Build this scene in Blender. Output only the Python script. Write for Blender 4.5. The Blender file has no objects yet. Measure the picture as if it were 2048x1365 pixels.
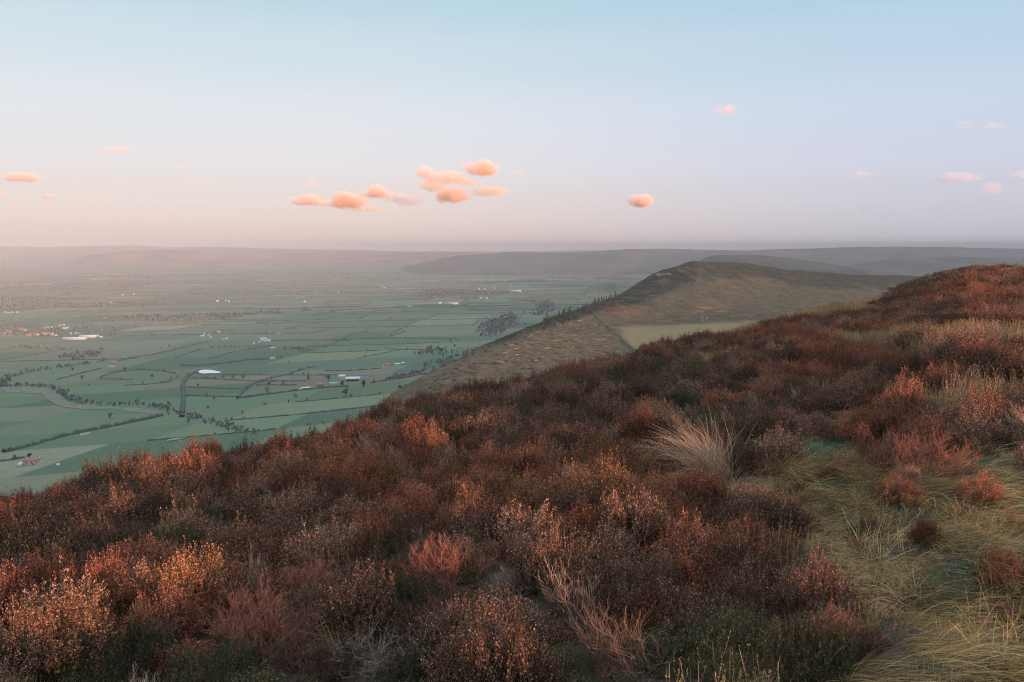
import bpy, math, random
import numpy as np
from mathutils import Vector

rng = np.random.default_rng(7)
random.seed(7)
S = bpy.context.scene
COL = S.collection
PI = math.pi

# ------------------------------------------------------------------ camera
FPX, EYE = 1450.0, 260.0
PITCH = math.atan((682.5 - 491.5) / FPX)
CP, SP = math.cos(PITCH), math.sin(PITCH)
cam = bpy.data.cameras.new("camera")
cam.sensor_width = 36.0
cam.lens = 36.0 * FPX / 2048.0
cam.clip_start, cam.clip_end = 0.05, 90000.0
camo = bpy.data.objects.new("camera", cam)
COL.objects.link(camo)
camo.location = (0, 0, EYE)
camo.rotation_euler = (PI / 2 - PITCH, 0, 0)
S.camera = camo


def slopes(px, py):
    """pixel of the 2048 px photograph -> (X/Y, Z/Y) of its ray"""
    cx = (np.asarray(px, float) - 1024.0) / FPX
    cy = -(np.asarray(py, float) - 682.5) / FPX
    y = CP + SP * cy
    return cx / y, (-SP + CP * cy) / y


def at(px, py, Y):
    u, v = slopes(px, py)
    return np.array([float(u) * Y, Y, EYE + float(v) * Y])


def project(x, y, z):
    z = z - EYE
    f = y * CP - z * SP
    up = y * SP + z * CP
    return 1024 + FPX * x / f, 682.5 - FPX * up / f


# ------------------------------------------------------------------ noise
_perm = np.random.default_rng(3).random((256, 256))


def vnoise(x, y, s=1.0, seed=0):
    x = np.asarray(x, float) / s + seed * 17.3
    y = np.asarray(y, float) / s + seed * 9.7
    xi, yi = np.floor(x).astype(int), np.floor(y).astype(int)
    fx, fy = x - xi, y - yi
    fx, fy = fx * fx * (3 - 2 * fx), fy * fy * (3 - 2 * fy)
    g = lambda a, b: _perm[a & 255, b & 255]
    return ((g(xi, yi) * (1 - fx) + g(xi + 1, yi) * fx) * (1 - fy)
            + (g(xi, yi + 1) * (1 - fx) + g(xi + 1, yi + 1) * fx) * fy) * 2 - 1


def fbm(x, y, s, n=3, seed=0):
    t, a = 0, 1.0
    for k in range(n):
        t = t + a * vnoise(x, y, s / 2 ** k, seed + k)
        a *= .5
    return t


# ------------------------------------------------------------------ mesh helpers
def mesh(name, verts, faces, mats=(), tint=None, smooth=False, fmat=None):
    """verts N,3; faces: a list of M,k int arrays"""
    me = bpy.data.meshes.new(name)
    verts = np.asarray(verts, np.float32)
    if isinstance(faces, np.ndarray):
        faces = [faces]
    faces = [np.asarray(f, np.int32) for f in faces if len(f)]
    me.vertices.add(len(verts))
    me.vertices.foreach_set("co", verts.ravel())
    nl = sum(f.size for f in faces)
    nf = sum(len(f) for f in faces)
    me.loops.add(nl)
    me.loops.foreach_set("vertex_index", np.concatenate([f.ravel() for f in faces]))
    me.polygons.add(nf)
    tot = np.concatenate([np.full(len(f), f.shape[1], np.int32) for f in faces])
    me.polygons.foreach_set("loop_start", np.concatenate([[0], np.cumsum(tot)[:-1]]).astype(np.int32))
    if smooth:
        me.polygons.foreach_set("use_smooth", np.ones(nf, bool))
    for m in mats:
        me.materials.append(m)
    if fmat is not None:
        me.polygons.foreach_set("material_index", np.asarray(fmat, np.int32))
    if tint is not None:
        tint = np.asarray(tint, np.float32)
        if tint.ndim == 1:
            tint = np.stack([tint] * 3, 1)
        a = me.color_attributes.new("tint", "FLOAT_COLOR", "POINT")
        a.data.foreach_set("color", np.concatenate([tint, np.ones((len(tint), 1), np.float32)], 1).ravel())
    me.update(calc_edges=True)
    me.validate()
    return me


def obj(name, me, parent=None, loc=(0, 0, 0)):
    o = bpy.data.objects.new(name, me)
    COL.objects.link(o)
    o.location = loc
    if parent is not None:
        o.parent = parent
    return o


def tag(o, label=None, cat=None, group=None, kind=None):
    if label:
        o["label"] = label
    if cat:
        o["category"] = cat
    if group:
        o["group"] = group
    if kind:
        o["kind"] = kind
    return o


class Geo:
    """collects triangles and quads, a tint per vertex and a material per face"""

    def __init__(s):
        s.v, s.t, s.f3, s.f4, s.m3, s.m4, s.n = [], [], [], [], [], [], 0

    def add(s, v, f, tint, mat=0):
        v = np.asarray(v, float).reshape(-1, 3)
        f = np.asarray(f, int)
        t = np.broadcast_to(np.asarray(tint, float), (len(v),)) if np.ndim(tint) < 2 else tint
        s.v.append(v)
        s.t.append(t)
        (s.f3 if f.shape[1] == 3 else s.f4).append(f + s.n)
        (s.m3 if f.shape[1] == 3 else s.m4).append(np.full(len(f), mat))
        s.n += len(v)

    def mesh(s, name, mats, smooth=False):
        fs, fm = [], []
        if s.f3:
            fs.append(np.concatenate(s.f3)); fm.append(np.concatenate(s.m3))
        if s.f4:
            fs.append(np.concatenate(s.f4)); fm.append(np.concatenate(s.m4))
        return mesh(name, np.concatenate(s.v), fs, mats, np.concatenate(s.t), smooth, np.concatenate(fm))


def tubes(P, R, sides=3):
    """P N,K,3 paths with radii R N,K -> verts, quads"""
    N, K, _ = P.shape
    T = np.gradient(P, axis=1)
    T /= np.linalg.norm(T, axis=2, keepdims=True) + 1e-9
    ref = np.where(np.abs(T[..., 2:3]) > .9, np.array([1., 0, 0]), np.array([0, 0, 1.]))
    A = np.cross(T, ref); A /= np.linalg.norm(A, axis=2, keepdims=True) + 1e-9
    B = np.cross(T, A)
    ang = np.arange(sides) * 2 * PI / sides
    V = P[:, :, None] + R[:, :, None, None] * (np.cos(ang)[:, None] * A[:, :, None] + np.sin(ang)[:, None] * B[:, :, None])
    i = np.arange(N * K * sides).reshape(N, K, sides)
    j = np.roll(i, -1, axis=2)
    F = np.stack([i[:, :-1], j[:, :-1], j[:, 1:], i[:, 1:]], -1).reshape(-1, 4)
    return V.reshape(-1, 3), F


def ribbons(P, W, side):
    """flat blades: P N,K,3, half widths W N,K, side N,3"""
    N, K, _ = P.shape
    V = np.stack([P - W[..., None] * side[:, None], P + W[..., None] * side[:, None]], 2)
    i = np.arange(N * K * 2).reshape(N, K, 2)
    F = np.stack([i[:, :-1, 0], i[:, :-1, 1], i[:, 1:, 1], i[:, 1:, 0]], -1).reshape(-1, 4)
    return V.reshape(-1, 3), F


def flakes(C, D, L, W, r):
    """small folded leaves: centres C, axes D, lengths L, widths W -> verts, quads"""
    q = r.normal(size=C.shape)
    A = np.cross(D, q); A /= np.linalg.norm(A, axis=1, keepdims=True) + 1e-9
    N = np.cross(D, A)
    L, W = L[:, None], W[:, None]
    V = np.stack([C - D * L * .5, C + A * W * .5 + N * W * .2, C + D * L * .5, C - A * W * .5 + N * W * .2], 1)
    return V.reshape(-1, 3), np.arange(len(C) * 4).reshape(-1, 4)


def unit(a):
    return a / (np.linalg.norm(a, axis=-1, keepdims=True) + 1e-9)


# ------------------------------------------------------------------ materials
def nodes(name):
    m = bpy.data.materials.new(name)
    m.use_nodes = True
    nt = m.node_tree
    b = nt.nodes["Principled BSDF"]
    b.inputs["Roughness"].default_value = .85
    b.inputs["Specular IOR Level"].default_value = .2
    return m, nt, b


def ramp(nt, stops, interp="LINEAR"):
    r = nt.nodes.new("ShaderNodeValToRGB")
    r.color_ramp.interpolation = interp
    e = r.color_ramp.elements
    while len(e) < len(stops):
        e.new(.5)
    for k, (p, c) in enumerate(stops):
        e[k].position = p
        e[k].color = (*c, 1)
    return r


def mathn(nt, op, a, b=None, c=None):
    n = nt.nodes.new("ShaderNodeMath")
    n.operation = op
    for k, x in enumerate((a, b, c)):
        if x is None:
            continue
        if isinstance(x, (int, float)):
            n.inputs[k].default_value = x
        else:
            nt.links.new(x, n.inputs[k])
    return n.outputs[0]


def mixc(nt, fac, a, b, blend="MIX"):
    n = nt.nodes.new("ShaderNodeMix")
    n.data_type = "RGBA"
    n.blend_type = blend
    for s, x in ((n.inputs[0], fac), (n.inputs[6], a), (n.inputs[7], b)):
        if isinstance(x, (int, float)):
            s.default_value = x
        elif isinstance(x, tuple):
            s.default_value = (*x, 1)
        else:
            nt.links.new(x, s)
    return n.outputs[2]


def noise(nt, scale, detail=4, vec=None, rough=.55):
    n = nt.nodes.new("ShaderNodeTexNoise")
    n.inputs["Scale"].default_value = scale
    n.inputs["Detail"].default_value = detail
    n.inputs["Roughness"].default_value = rough
    if vec is None:
        t = nt.nodes.new("ShaderNodeNewGeometry")
        vec = t.outputs["Position"]
    nt.links.new(vec, n.inputs["Vector"])
    return n.outputs["Fac"]


def stretched(nt, sx, sy, sz, rot=0.0):
    t = nt.nodes.new("ShaderNodeNewGeometry")
    m = nt.nodes.new("ShaderNodeMapping")
    m.inputs["Rotation"].default_value = (0, 0, rot)
    m.inputs["Scale"].default_value = (sx, sy, sz)
    nt.links.new(t.outputs["Position"], m.inputs["Vector"])
    return m.outputs["Vector"]


def tint_out(nt):
    a = nt.nodes.new("ShaderNodeAttribute")
    a.attribute_name = "tint"
    return a


def plant_mat(name, stops, vary=.25, translucent=.0, spread=.18):
    """colour from the leaf's own tint, shifted a little from plant to plant"""
    m, nt, b = nodes(name)
    a = tint_out(nt)
    oi = nt.nodes.new("ShaderNodeObjectInfo")
    f = mathn(nt, "ADD", a.outputs["Fac"], mathn(nt, "MULTIPLY", mathn(nt, "SUBTRACT", oi.outputs["Random"], .5), spread * 2))
    r = ramp(nt, stops)
    nt.links.new(f, r.inputs[0])
    h = nt.nodes.new("ShaderNodeHueSaturation")
    nt.links.new(r.outputs[0], h.inputs["Color"])
    nt.links.new(mathn(nt, "ADD", 1 - vary, mathn(nt, "MULTIPLY", oi.outputs["Random"], vary * 2)), h.inputs["Value"])
    nt.links.new(h.outputs[0], b.inputs["Base Color"])
    b.inputs["Roughness"].default_value = .75
    if translucent:
        t = nt.nodes.new("ShaderNodeBsdfTranslucent")
        nt.links.new(h.outputs[0], t.inputs["Color"])
        mx = nt.nodes.new("ShaderNodeMixShader")
        mx.inputs[0].default_value = translucent
        nt.links.new(b.outputs[0], mx.inputs[1])
        nt.links.new(t.outputs[0], mx.inputs[2])
        nt.links.new(mx.outputs[0], nt.nodes["Material Output"].inputs["Surface"])
    return m


def flat_mat(name, col, rough=.8, var=.12, scale=3.0):
    m, nt, b = nodes(name)
    n = noise(nt, scale, 3)
    c = mixc(nt, n, tuple(x * (1 - var) for x in col), tuple(min(1, x * (1 + var)) for x in col))
    nt.links.new(c, b.inputs["Base Color"])
    b.inputs["Roughness"].default_value = rough
    return m


# ------------------------------------------------------------------ sun and sky
SUN_EL, SUN_AZ = math.radians(6.0), math.radians(46)   # low, behind and to the right
sdir = Vector((math.sin(SUN_AZ) * math.cos(SUN_EL), -math.cos(SUN_AZ) * math.cos(SUN_EL), math.sin(SUN_EL)))
sl = bpy.data.lights.new("sun", "SUN")
sl.energy = 2.0
sl.angle = math.radians(.55)
sl.color = (1.0, .51, .31)
so = bpy.data.objects.new("sun", sl)
COL.objects.link(so)
so.rotation_euler = sdir.to_track_quat("Z", "Y").to_euler()

w = bpy.data.worlds.new("World")
S.world = w
w.use_nodes = True
nt = w.node_tree
bg = nt.nodes["Background"]
sky = nt.nodes.new("ShaderNodeTexSky")
sky.sky_type = "NISHITA"
sky.sun_disc = False
sky.sun_elevation = SUN_EL
sky.sun_rotation = math.atan2(sdir.x, sdir.y)
sky.altitude = 300
STR = .07
EXPO = 2.02      # exposed for the land, as the photograph is
bg.inputs["Strength"].default_value = STR
tc = nt.nodes.new("ShaderNodeTexCoord")
sep = nt.nodes.new("ShaderNodeSeparateXYZ")
nt.links.new(tc.outputs["Generated"], sep.inputs[0])


def lin(c):
    c = np.asarray(c, float) / 255
    return tuple(np.where(c <= .04045, c / 12.92, ((c + .055) / 1.055) ** 2.4))


def sky_ramp(stops):
    # stops: (pixel row of the photo, sRGB) -> elevation ramp over z = sin(elevation), 0..0.5
    out = []
    for py, c in stops:
        v = float(slopes(1024, py)[1])
        out.append((max(0.0, v / math.sqrt(1 + v * v)) * 2, lin(c)))
    out.sort()
    out.append((1.0, (1.85, 2.1, 2.3)))                    # zenith over-brightened above the frame, added as fill light for the land
    r = ramp(nt, out, "EASE")
    nt.links.new(mathn(nt, "MULTIPLY", mathn(nt, "MAXIMUM", sep.outputs[2], 0.0), 2.0), r.inputs[0])
    return r.outputs[0]


left = sky_ramp([(-120, (178, 212, 228)), (0, (190, 217, 230)), (120, (211, 225, 234)), (240, (227, 230, 236)), (330, (232, 227, 231)), (400, (233, 219, 217)), (440, (233, 214, 210)), (466, (228, 207, 203)), (490, (220, 199, 195))])
right = sky_ramp([(-120, (160, 202, 228)), (0, (174, 209, 231)), (120, (189, 214, 234)), (240, (205, 217, 238)), (330, (209, 214, 233)), (400, (206, 207, 222)), (440, (202, 203, 217)), (466, (200, 200, 213)), (490, (197, 196, 208))])
xyc = nt.nodes.new("ShaderNodeMapRange")
xyc.interpolation_type = "SMOOTHSTEP"
nt.links.new(sep.outputs[0], xyc.inputs[0])
xyc.inputs[1].default_value, xyc.inputs[2].default_value = -.25, .62
front = mixc(nt, xyc.outputs[0], left, right)
scaled = nt.nodes.new("ShaderNodeVectorMath")
scaled.operation = "SCALE"
nt.links.new(front, scaled.inputs[0])
scaled.inputs[3].default_value = 1 / STR / 2 ** EXPO
toward = nt.nodes.new("ShaderNodeMapRange")          # the sunward half of the sky is left to the Sky Texture
toward.interpolation_type = "SMOOTHSTEP"
nt.links.new(sep.outputs[1], toward.inputs[0])
toward.inputs[1].default_value, toward.inputs[2].default_value = -.55, .2
toward.inputs[3].default_value, toward.inputs[4].default_value = .45, .95
mixed = mixc(nt, toward.outputs[0], sky.outputs[0], scaled.outputs[0])
nt.links.new(mixed, bg.inputs["Color"])

# ------------------------------------------------------------------ the moor the camera stands on
H0 = 1.78
SKY = [(-260, 1120, 4.6), (0, 978, 5.6), (60, 962, 5.8), (130, 932, 6.2), (250, 893, 6.8), (400, 862, 7.8), (520, 846, 8.6), (640, 825, 9.4), (800, 778, 11.0), (900, 752, 12.2), (1050, 732, 14.2),
       (1130, 706, 15.6), (1250, 690, 17.5), (1310, 673, 19.5), (1450, 655, 24.5), (1600, 617, 32), (1700, 593, 39), (1770, 582, 44), (1830, 556, 47), (1880, 542, 49), (1950, 524, 50), (2048, 528, 44), (2350, 526, 40)]
_s = np.array(SKY, float)
_u, _v = slopes(_s[:, 0], _s[:, 1])
TH_T = np.degrees(np.arctan(_u))
RC_T = _s[:, 2] * np.sqrt(1 + _u ** 2)
ZC_T = (_v * _s[:, 2]) - np.interp(_s[:, 2], [5, 10, 16, 24, 30, 50], [.53, .60, .66, .60, .54, .68])
TH_T = np.concatenate([[-180, -120, -75], TH_T, [60, 90, 140, 180]])
RC_T = np.concatenate([[9, 5, 4.2], RC_T, [90, 200, 200, 9]])
ZC_T = np.concatenate([[-2.2, -2.4, -2.35], ZC_T, [-2.2, -5, -5, -2.2]])


def moor(x, y, lumps=True):
    """height of the ground relative to the eye"""
    x, y = np.asarray(x, float), np.asarray(y, float)
    th = np.degrees(np.arctan2(x, y))
    r = np.hypot(x, y)
    rc, zc = np.interp(th, TH_T, RC_T), np.interp(th, TH_T, ZC_T)
    m = (zc + H0) / rc
    k = .13 / np.sqrt(rc / 6)
    dr = np.maximum(r - rc, 0)
    m0 = np.minimum(m, .02)
    sl = np.maximum(m0 - k * dr, -.62)
    drs = np.minimum(dr, (m0 + .62) / k)
    out = zc + m0 * drs - .5 * k * drs ** 2 - .62 * (dr - drs)
    z = np.where(r < rc, -H0 + m * r, out)
    if lumps:
        f = np.clip((r - 1.5) / 2, 0, 1)
        px_, py_ = project(x, np.maximum(y, .5), z + EYE)
        turf = np.clip((px_ - np.interp(py_, [860, 900, 960, 1020, 1100, 1200, 1300, 1400], [2100, 1520, 1500, 1640, 1690, 1640, 1560, 1500])) / 90, 0, 1) * np.clip(y / .8 - .8, 0, 1)
        z = z + turf * (.11 * vnoise(x, y, .62, 8) + .05 * vnoise(x, y, .27, 9))      # humps of the turf
        z = z + f * (.10 * vnoise(x, y, 1.3, 1) + .05 * vnoise(x, y, .55, 2)) + .25 * np.clip((r - 9) / 10, 0, 1) * vnoise(x, y, 5.5, 5) * .6
    return z


def polar(th, r, zf):
    T, R = np.meshgrid(th, r, indexing="ij")
    X, Y = R * np.sin(T), R * np.cos(T)
    V = np.stack([X, Y, zf(X, Y)], -1)
    i = np.arange(T.size).reshape(T.shape)
    F = np.stack([i[:-1, :-1], i[:-1, 1:], i[1:, 1:], i[1:, :-1]], -1).reshape(-1, 4)
    return V.reshape(-1, 3), F


m_soil, nt, b = nodes("peat_and_litter")
n = noise(nt, 9, 6)
c = ramp(nt, [(.25, (.012, .009, .008)), (.5, (.032, .022, .016)), (.62, (.045, .042, .020)), (.8, (.07, .05, .034))])
nt.links.new(n, c.inputs[0]); nt.links.new(c.outputs[0], b.inputs["Base Color"])
bp = nt.nodes.new("ShaderNodeBump"); bp.inputs["Strength"].default_value = .8; bp.inputs["Distance"].default_value = .04
nt.links.new(noise(nt, 30, 4), bp.inputs["Height"]); nt.links.new(bp.outputs[0], b.inputs["Normal"])

th = np.radians(np.concatenate([np.linspace(-180, -48, 60, endpoint=False), np.linspace(-48, 48, 420, endpoint=False), np.linspace(48, 180, 60)]))
rr = np.concatenate([[.02], np.geomspace(.4, 70, 190), np.geomspace(75, 430, 30)])
V, F = polar(th, rr, lambda x, y: moor(x, y) + EYE)
tag(obj("moor_ground", mesh("moor_ground", V, F, [m_soil], smooth=True)), kind="structure")


def moor_hit(px, py, zoff=0.0):
    """where the ray of a pixel meets the ground (raised by zoff)"""
    u, v = slopes(px, py)
    Y = np.geomspace(1.2, 75, 2400)
    d = moor(u * Y, Y) + zoff - v * Y
    k = np.argmax(d > 0)
    if d[k] <= 0:
        k = np.argmin(np.abs(d))
    return float(u * Y[k]), float(Y[k])

#PART2
# ------------------------------------------------------------------ valley floor: a patchwork of fields
ESC = np.array([(-60, -6000), (-30, -300), (0, 0), (30, 350), (60, 600), (150, 1000), (300, 1500), (900, 2600), (1700, 4200), (2600, 6500)], float)


def toe(x, y):
    """the escarpment's foot: the plain swells a little towards the hills"""
    ex = np.interp(y, ESC[:, 1], ESC[:, 0])
    d = np.maximum(ex - x - 330, -200)
    return 30 * np.exp(-np.maximum(d, -150) / 230)


def plain(x, y):
    x, y = np.asarray(x, float), np.asarray(y, float)
    return toe(x, y) + 3.5 * fbm(x, y, 900, 2, 11) * np.clip(np.hypot(x, y) / 1500, .3, 1.5)


def hit(px, py):
    u, v = slopes(px, py)
    Y = np.geomspace(350, 14000, 3000)
    d = plain(u * Y, Y) - EYE - v * Y
    k = int(np.argmax(d > 0))
    return float(u * Y[k]), float(Y[k])


m_field, nt, b = nodes("field_grass")
a = tint_out(nt)
n1 = noise(nt, 1, 4, stretched(nt, .006, .02, .01, .2))
n2 = noise(nt, 1, 5, stretched(nt, .05, .11, .05, -.3))
c = mixc(nt, mathn(nt, "MULTIPLY", n1, .45), a.outputs["Color"], (.105, .125, .072))
c = mixc(nt, mathn(nt, "MULTIPLY", n2, .6), c, (.06, .095, .06))
nt.links.new(c, b.inputs["Base Color"]); b.inputs["Roughness"].default_value = .95; b.inputs["Specular IOR Level"].default_value = 0

AL = math.radians(8)
DA, DB = np.array([math.cos(AL), math.sin(AL)]), np.array([-math.sin(math.radians(-14)), math.cos(math.radians(-14))])


def warp(s, t):
    x = s * DA[0] + t * DB[0]
    y = s * DA[1] + t * DB[1]
    return x + 70 * vnoise(x, y, 620, 21), y + 55 * vnoise(x, y, 560, 22)


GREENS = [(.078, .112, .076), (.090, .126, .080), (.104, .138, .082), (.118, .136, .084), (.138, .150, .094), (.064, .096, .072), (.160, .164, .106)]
SUNLIT_TANS = [(.22, .145, .085), (.17, .115, .07), (.25, .18, .10), (.15, .13, .075)]
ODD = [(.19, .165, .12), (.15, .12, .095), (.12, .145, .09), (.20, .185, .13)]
g = Geo()
seg_near, seg_far, t = [], [], 150.0
while t < 15000:
    dt = random.uniform(85, 190) * (1 if t < 4500 else 1 + (t - 4500) / 4500)
    half = 1.02 * t + 900
    s = -half
    while s < half:
        ds = random.uniform(120, 360) * (1 if t < 4500 else 1 + (t - 4500) / 5000)
        cxm, cym = warp(s + ds / 2, t + dt / 2)
        odd_or_sunlit = .58 if cxm < -.42 * cym - 200 and cym > 2600 else .25          # far left fields tinted tan-orange, low sunlight painted into their colour
        col = random.choice(ODD if odd_or_sunlit < .5 else SUNLIT_TANS) if random.random() < odd_or_sunlit else random.choice(GREENS)
        nu, nv = (7, 5) if t < 3000 else (4, 3)
        su, tv = np.meshgrid(np.linspace(s, s + ds, nu), np.linspace(t, t + dt, nv), indexing="ij")
        X, Y = warp(su, tv)
        i = np.arange(nu * nv).reshape(nu, nv)
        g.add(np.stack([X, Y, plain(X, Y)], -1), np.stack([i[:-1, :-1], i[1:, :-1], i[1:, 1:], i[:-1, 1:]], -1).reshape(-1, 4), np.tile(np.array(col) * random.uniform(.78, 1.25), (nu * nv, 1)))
        for kind in (0, 1):
            if random.random() < .56:
                q = np.linspace(0, 1, 9)
                hx, hy = warp(s + ds * q, t + 0 * q) if kind == 0 else warp(s + 0 * q, t + dt * q)
                if hy.mean() > 420 and abs(hx.mean()) < .76 * hy.mean() + 60:
                    (seg_near if hy.mean() < 2900 else seg_far).append(np.stack([hx, hy], 1))
        s += ds
    t += dt
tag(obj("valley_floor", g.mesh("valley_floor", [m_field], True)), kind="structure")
V, F = polar(np.radians(np.linspace(-180, 180, 181)), np.geomspace(300, 33000, 40), lambda x, y: np.where((y > 150) & (np.abs(x) < y + 700), plain(x, y) - 2.5, np.minimum(plain(x, y), 30) - 2.5))
m_far_ground, nt, b = nodes("rough_pasture")
c = ramp(nt, [(.3, (.045, .07, .045)), (.5, (.06, .085, .05)), (.7, (.075, .08, .05))])
nt.links.new(noise(nt, .004, 6), c.inputs[0]); nt.links.new(c.outputs[0], b.inputs["Base Color"]); b.inputs["Specular IOR Level"].default_value = 0
tag(obj("outer_ground", mesh("outer_ground", V, F, [m_far_ground], smooth=True)), kind="structure")

# ------------------------------------------------------------------ the next ridge along the escarpment
RP = [  # pixel, distance along the view
    (740, 872, 350), (795, 832, 395), (845, 790, 455),
    (885, 748, 520), (940, 720, 590), (1000, 690, 690), (1050, 665, 790), (1100, 640, 900), (1160, 621, 1000), (1200, 604, 1080), (1260, 582, 1210), (1308, 560, 1330), (1318, 549, 1350), (1345, 538, 1385),
    (1360, 532, 1412), (1374, 526.5, 1434), (1385, 523, 1450), (1410, 523.5, 1466), (1450, 527, 1490), (1520, 535, 1560), (1600, 545, 1660), (1700, 550, 1790), (1790, 554, 1900), (1900, 557, 2050), (2050, 560, 2250),
    (1190, 633, 960), (1150, 650, 880), (1110, 680, 760), (1050, 705, 650), (980, 735, 560), (1150, 690, 740), (1180, 715, 660), (1240, 690, 760), (1090, 740, 560), (1200, 740, 590), (1000, 770, 470), (1100, 790, 430),
    (1240, 655, 910), (1300, 672, 820), (1300, 645, 950), (1370, 650, 900), (1420, 640, 960), (1500, 650, 880), (1600, 640, 900), (1280, 620, 1060), (1340, 600, 1160), (1340, 570, 1300), (1400, 600, 1190), (1400, 560, 1340), (1480, 620, 1120),
    (1500, 595, 1270), (1500, 560, 1440), (1600, 605, 1260), (1600, 575, 1430), (1700, 600, 1330), (1700, 572, 1560), (1800, 580, 1600), (1900, 590, 1650), (1360, 700, 700), (1300, 760, 520), (1700, 680, 800)]
CP_ = [at(*p) for p in RP]
for k in (0, 1, 2, 3, 5, 7, 9, 10, 11, 13, 14, 16):
    p = CP_[k]
    for dist, drop in ((70, .50), (170, .55)):
        q = p + np.array([-.93 * dist, .36 * dist, -drop * dist])
        q[2] = max(q[2], -12)
        CP_.append(q)
for k in (18, 20, 22, 24):
    p = CP_[k]
    CP_ += [p + np.array([60, 160, -4]), p + np.array([130, 420, -45])]
CP_ = np.array(CP_)


def tps_fit(P):
    n = len(P)
    d = np.hypot(P[:, None, 0] - P[None, :, 0], P[:, None, 1] - P[None, :, 1]) / 100 + 1e-9
    K = d ** 2 * np.log(d) + np.eye(n) * .004
    Q = np.concatenate([np.ones((n, 1)), P[:, :2] / 100], 1)
    A = np.block([[K, Q], [Q.T, np.zeros((3, 3))]])
    return np.linalg.solve(A, np.concatenate([P[:, 2], np.zeros(3)]))


CO = tps_fit(CP_)


def ridge(x, y):
    x, y = np.asarray(x, float), np.asarray(y, float)
    sh = x.shape
    x, y = x.ravel(), y.ravel()
    d = np.hypot(x[:, None] - CP_[None, :, 0], y[:, None] - CP_[None, :, 1]) / 100 + 1e-9
    z = (d ** 2 * np.log(d)) @ CO[:-3] + CO[-3] + CO[-2] * x / 100 + CO[-1] * y / 100
    z = z + 2.2 * fbm(x, y, 75, 3, 31) + .7 * vnoise(x, y, 13, 35)
    return z.reshape(sh)


gx, gy = np.meshgrid(np.arange(-200, 1750, 6.0), np.arange(330, 2560, 6.0), indexing="ij")
gz = ridge(gx, gy)
edge = np.minimum(np.minimum(gx + 200, 1743 - gx), 2553 - gy)
gz = np.minimum(gz, 270) - np.maximum(0, 100 - edge) * .9
ppx, ppy = project(gx, gy, gz)
inpoly = lambda x0, x1, y0, y1: np.clip((ppx - x0) / 12, 0, 1) * np.clip((x1 - ppx) / 12, 0, 1) * np.clip((ppy - y0) / 5, 0, 1) * np.clip((y1 - ppy) / 5, 0, 1)
jit = 9 * vnoise(gx, gy, 60, 41)
# what grows where: 0 grass, pale field, dark heather and dark green left flank with its shade painted in, rusty bracken, felled brash
fieldm = np.clip((ppx + jit - (1187 + (ppy - 625) * 1.12)) / 14, 0, 1) * np.clip((ppy - (650 - (ppx - 1230) * .035) + jit * .35) / 7, 0, 1)
line = np.interp(ppx, [1000, 1100, 1200, 1300, 1385, 1420], [703, 664, 632, 604, 572, 530])
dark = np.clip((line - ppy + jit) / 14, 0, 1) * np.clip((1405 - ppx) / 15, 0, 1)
brash = np.clip(((1187 + (ppy - 625) * 1.05) - ppx + jit) / 14, 0, 1) * np.clip((ppy - line + 20) / 10, 0, 1)
top = np.interp(ppx, [1385, 1500, 1600, 1700, 1800, 1900], [560, 562, 570, 578, 582, 585])
heath = np.clip((top - ppy + jit) / 10, 0, 1) * np.clip((ppx - 1390) / 20, 0, 1)
brack = np.clip(1 - np.hypot((ppx - 1420) / 60, (ppy - 618) / 16), 0, 1) * 1.6 + np.clip(1 - np.hypot((ppx - 1245) / 60, (ppy - 622) / 14), 0, 1) * 1.2 + np.clip(1 - np.hypot((ppx - 1330) / 50, (ppy - 640) / 9), 0, 1)
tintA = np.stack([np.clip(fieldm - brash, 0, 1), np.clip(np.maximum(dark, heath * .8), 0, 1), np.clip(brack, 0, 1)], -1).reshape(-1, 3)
i = np.arange(gx.size).reshape(gx.shape)
F = np.stack([i[:-1, :-1], i[1:, :-1], i[1:, 1:], i[:-1, 1:]], -1).reshape(-1, 4)
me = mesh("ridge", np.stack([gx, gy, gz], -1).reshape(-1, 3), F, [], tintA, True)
at2 = me.color_attributes.new("cover", "FLOAT_COLOR", "POINT")
at2.data.foreach_set("color", np.concatenate([np.stack([brash, heath, 0 * heath], -1).reshape(-1, 3), np.ones((gx.size, 1))], 1).astype(np.float32).ravel())
m_ridge, nt, b = nodes("ridge_vegetation")
a = tint_out(nt); sp = nt.nodes.new("ShaderNodeSeparateColor"); nt.links.new(a.outputs["Color"], sp.inputs[0])
a2 = nt.nodes.new("ShaderNodeAttribute"); a2.attribute_name = "cover"; sp2 = nt.nodes.new("ShaderNodeSeparateColor"); nt.links.new(a2.outputs["Color"], sp2.inputs[0])
nz = noise(nt, .055, 7, None, .68); nf = noise(nt, 1, 5, stretched(nt, .045, .075, .10, .5)); nfi = noise(nt, .35, 4)
grass = ramp(nt, [(.34, (.042, .034, .023)), (.5, (.070, .057, .036)), (.66, (.108, .088, .052))]); nt.links.new(nz, grass.inputs[0])
c = mixc(nt, mathn(nt, "MULTIPLY", nfi, .5), grass.outputs[0], (.045, .045, .026))
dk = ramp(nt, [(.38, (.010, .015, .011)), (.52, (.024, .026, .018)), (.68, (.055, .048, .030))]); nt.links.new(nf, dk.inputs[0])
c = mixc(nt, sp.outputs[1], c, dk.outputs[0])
br = ramp(nt, [(.35, (.05, .028, .018)), (.55, (.12, .065, .04)), (.75, (.16, .12, .075))]); nt.links.new(nf, br.inputs[0])
c = mixc(nt, mathn(nt, "MULTIPLY", sp.outputs[2], .8), c, br.outputs[0])
bs = ramp(nt, [(.34, (.046, .036, .026)), (.48, (.074, .058, .039)), (.58, (.098, .076, .050)), (.70, (.150, .120, .084))]); nt.links.new(noise(nt, .11, 6, None, .7), bs.inputs[0])
c = mixc(nt, sp2.outputs[0], c, bs.outputs[0])
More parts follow.
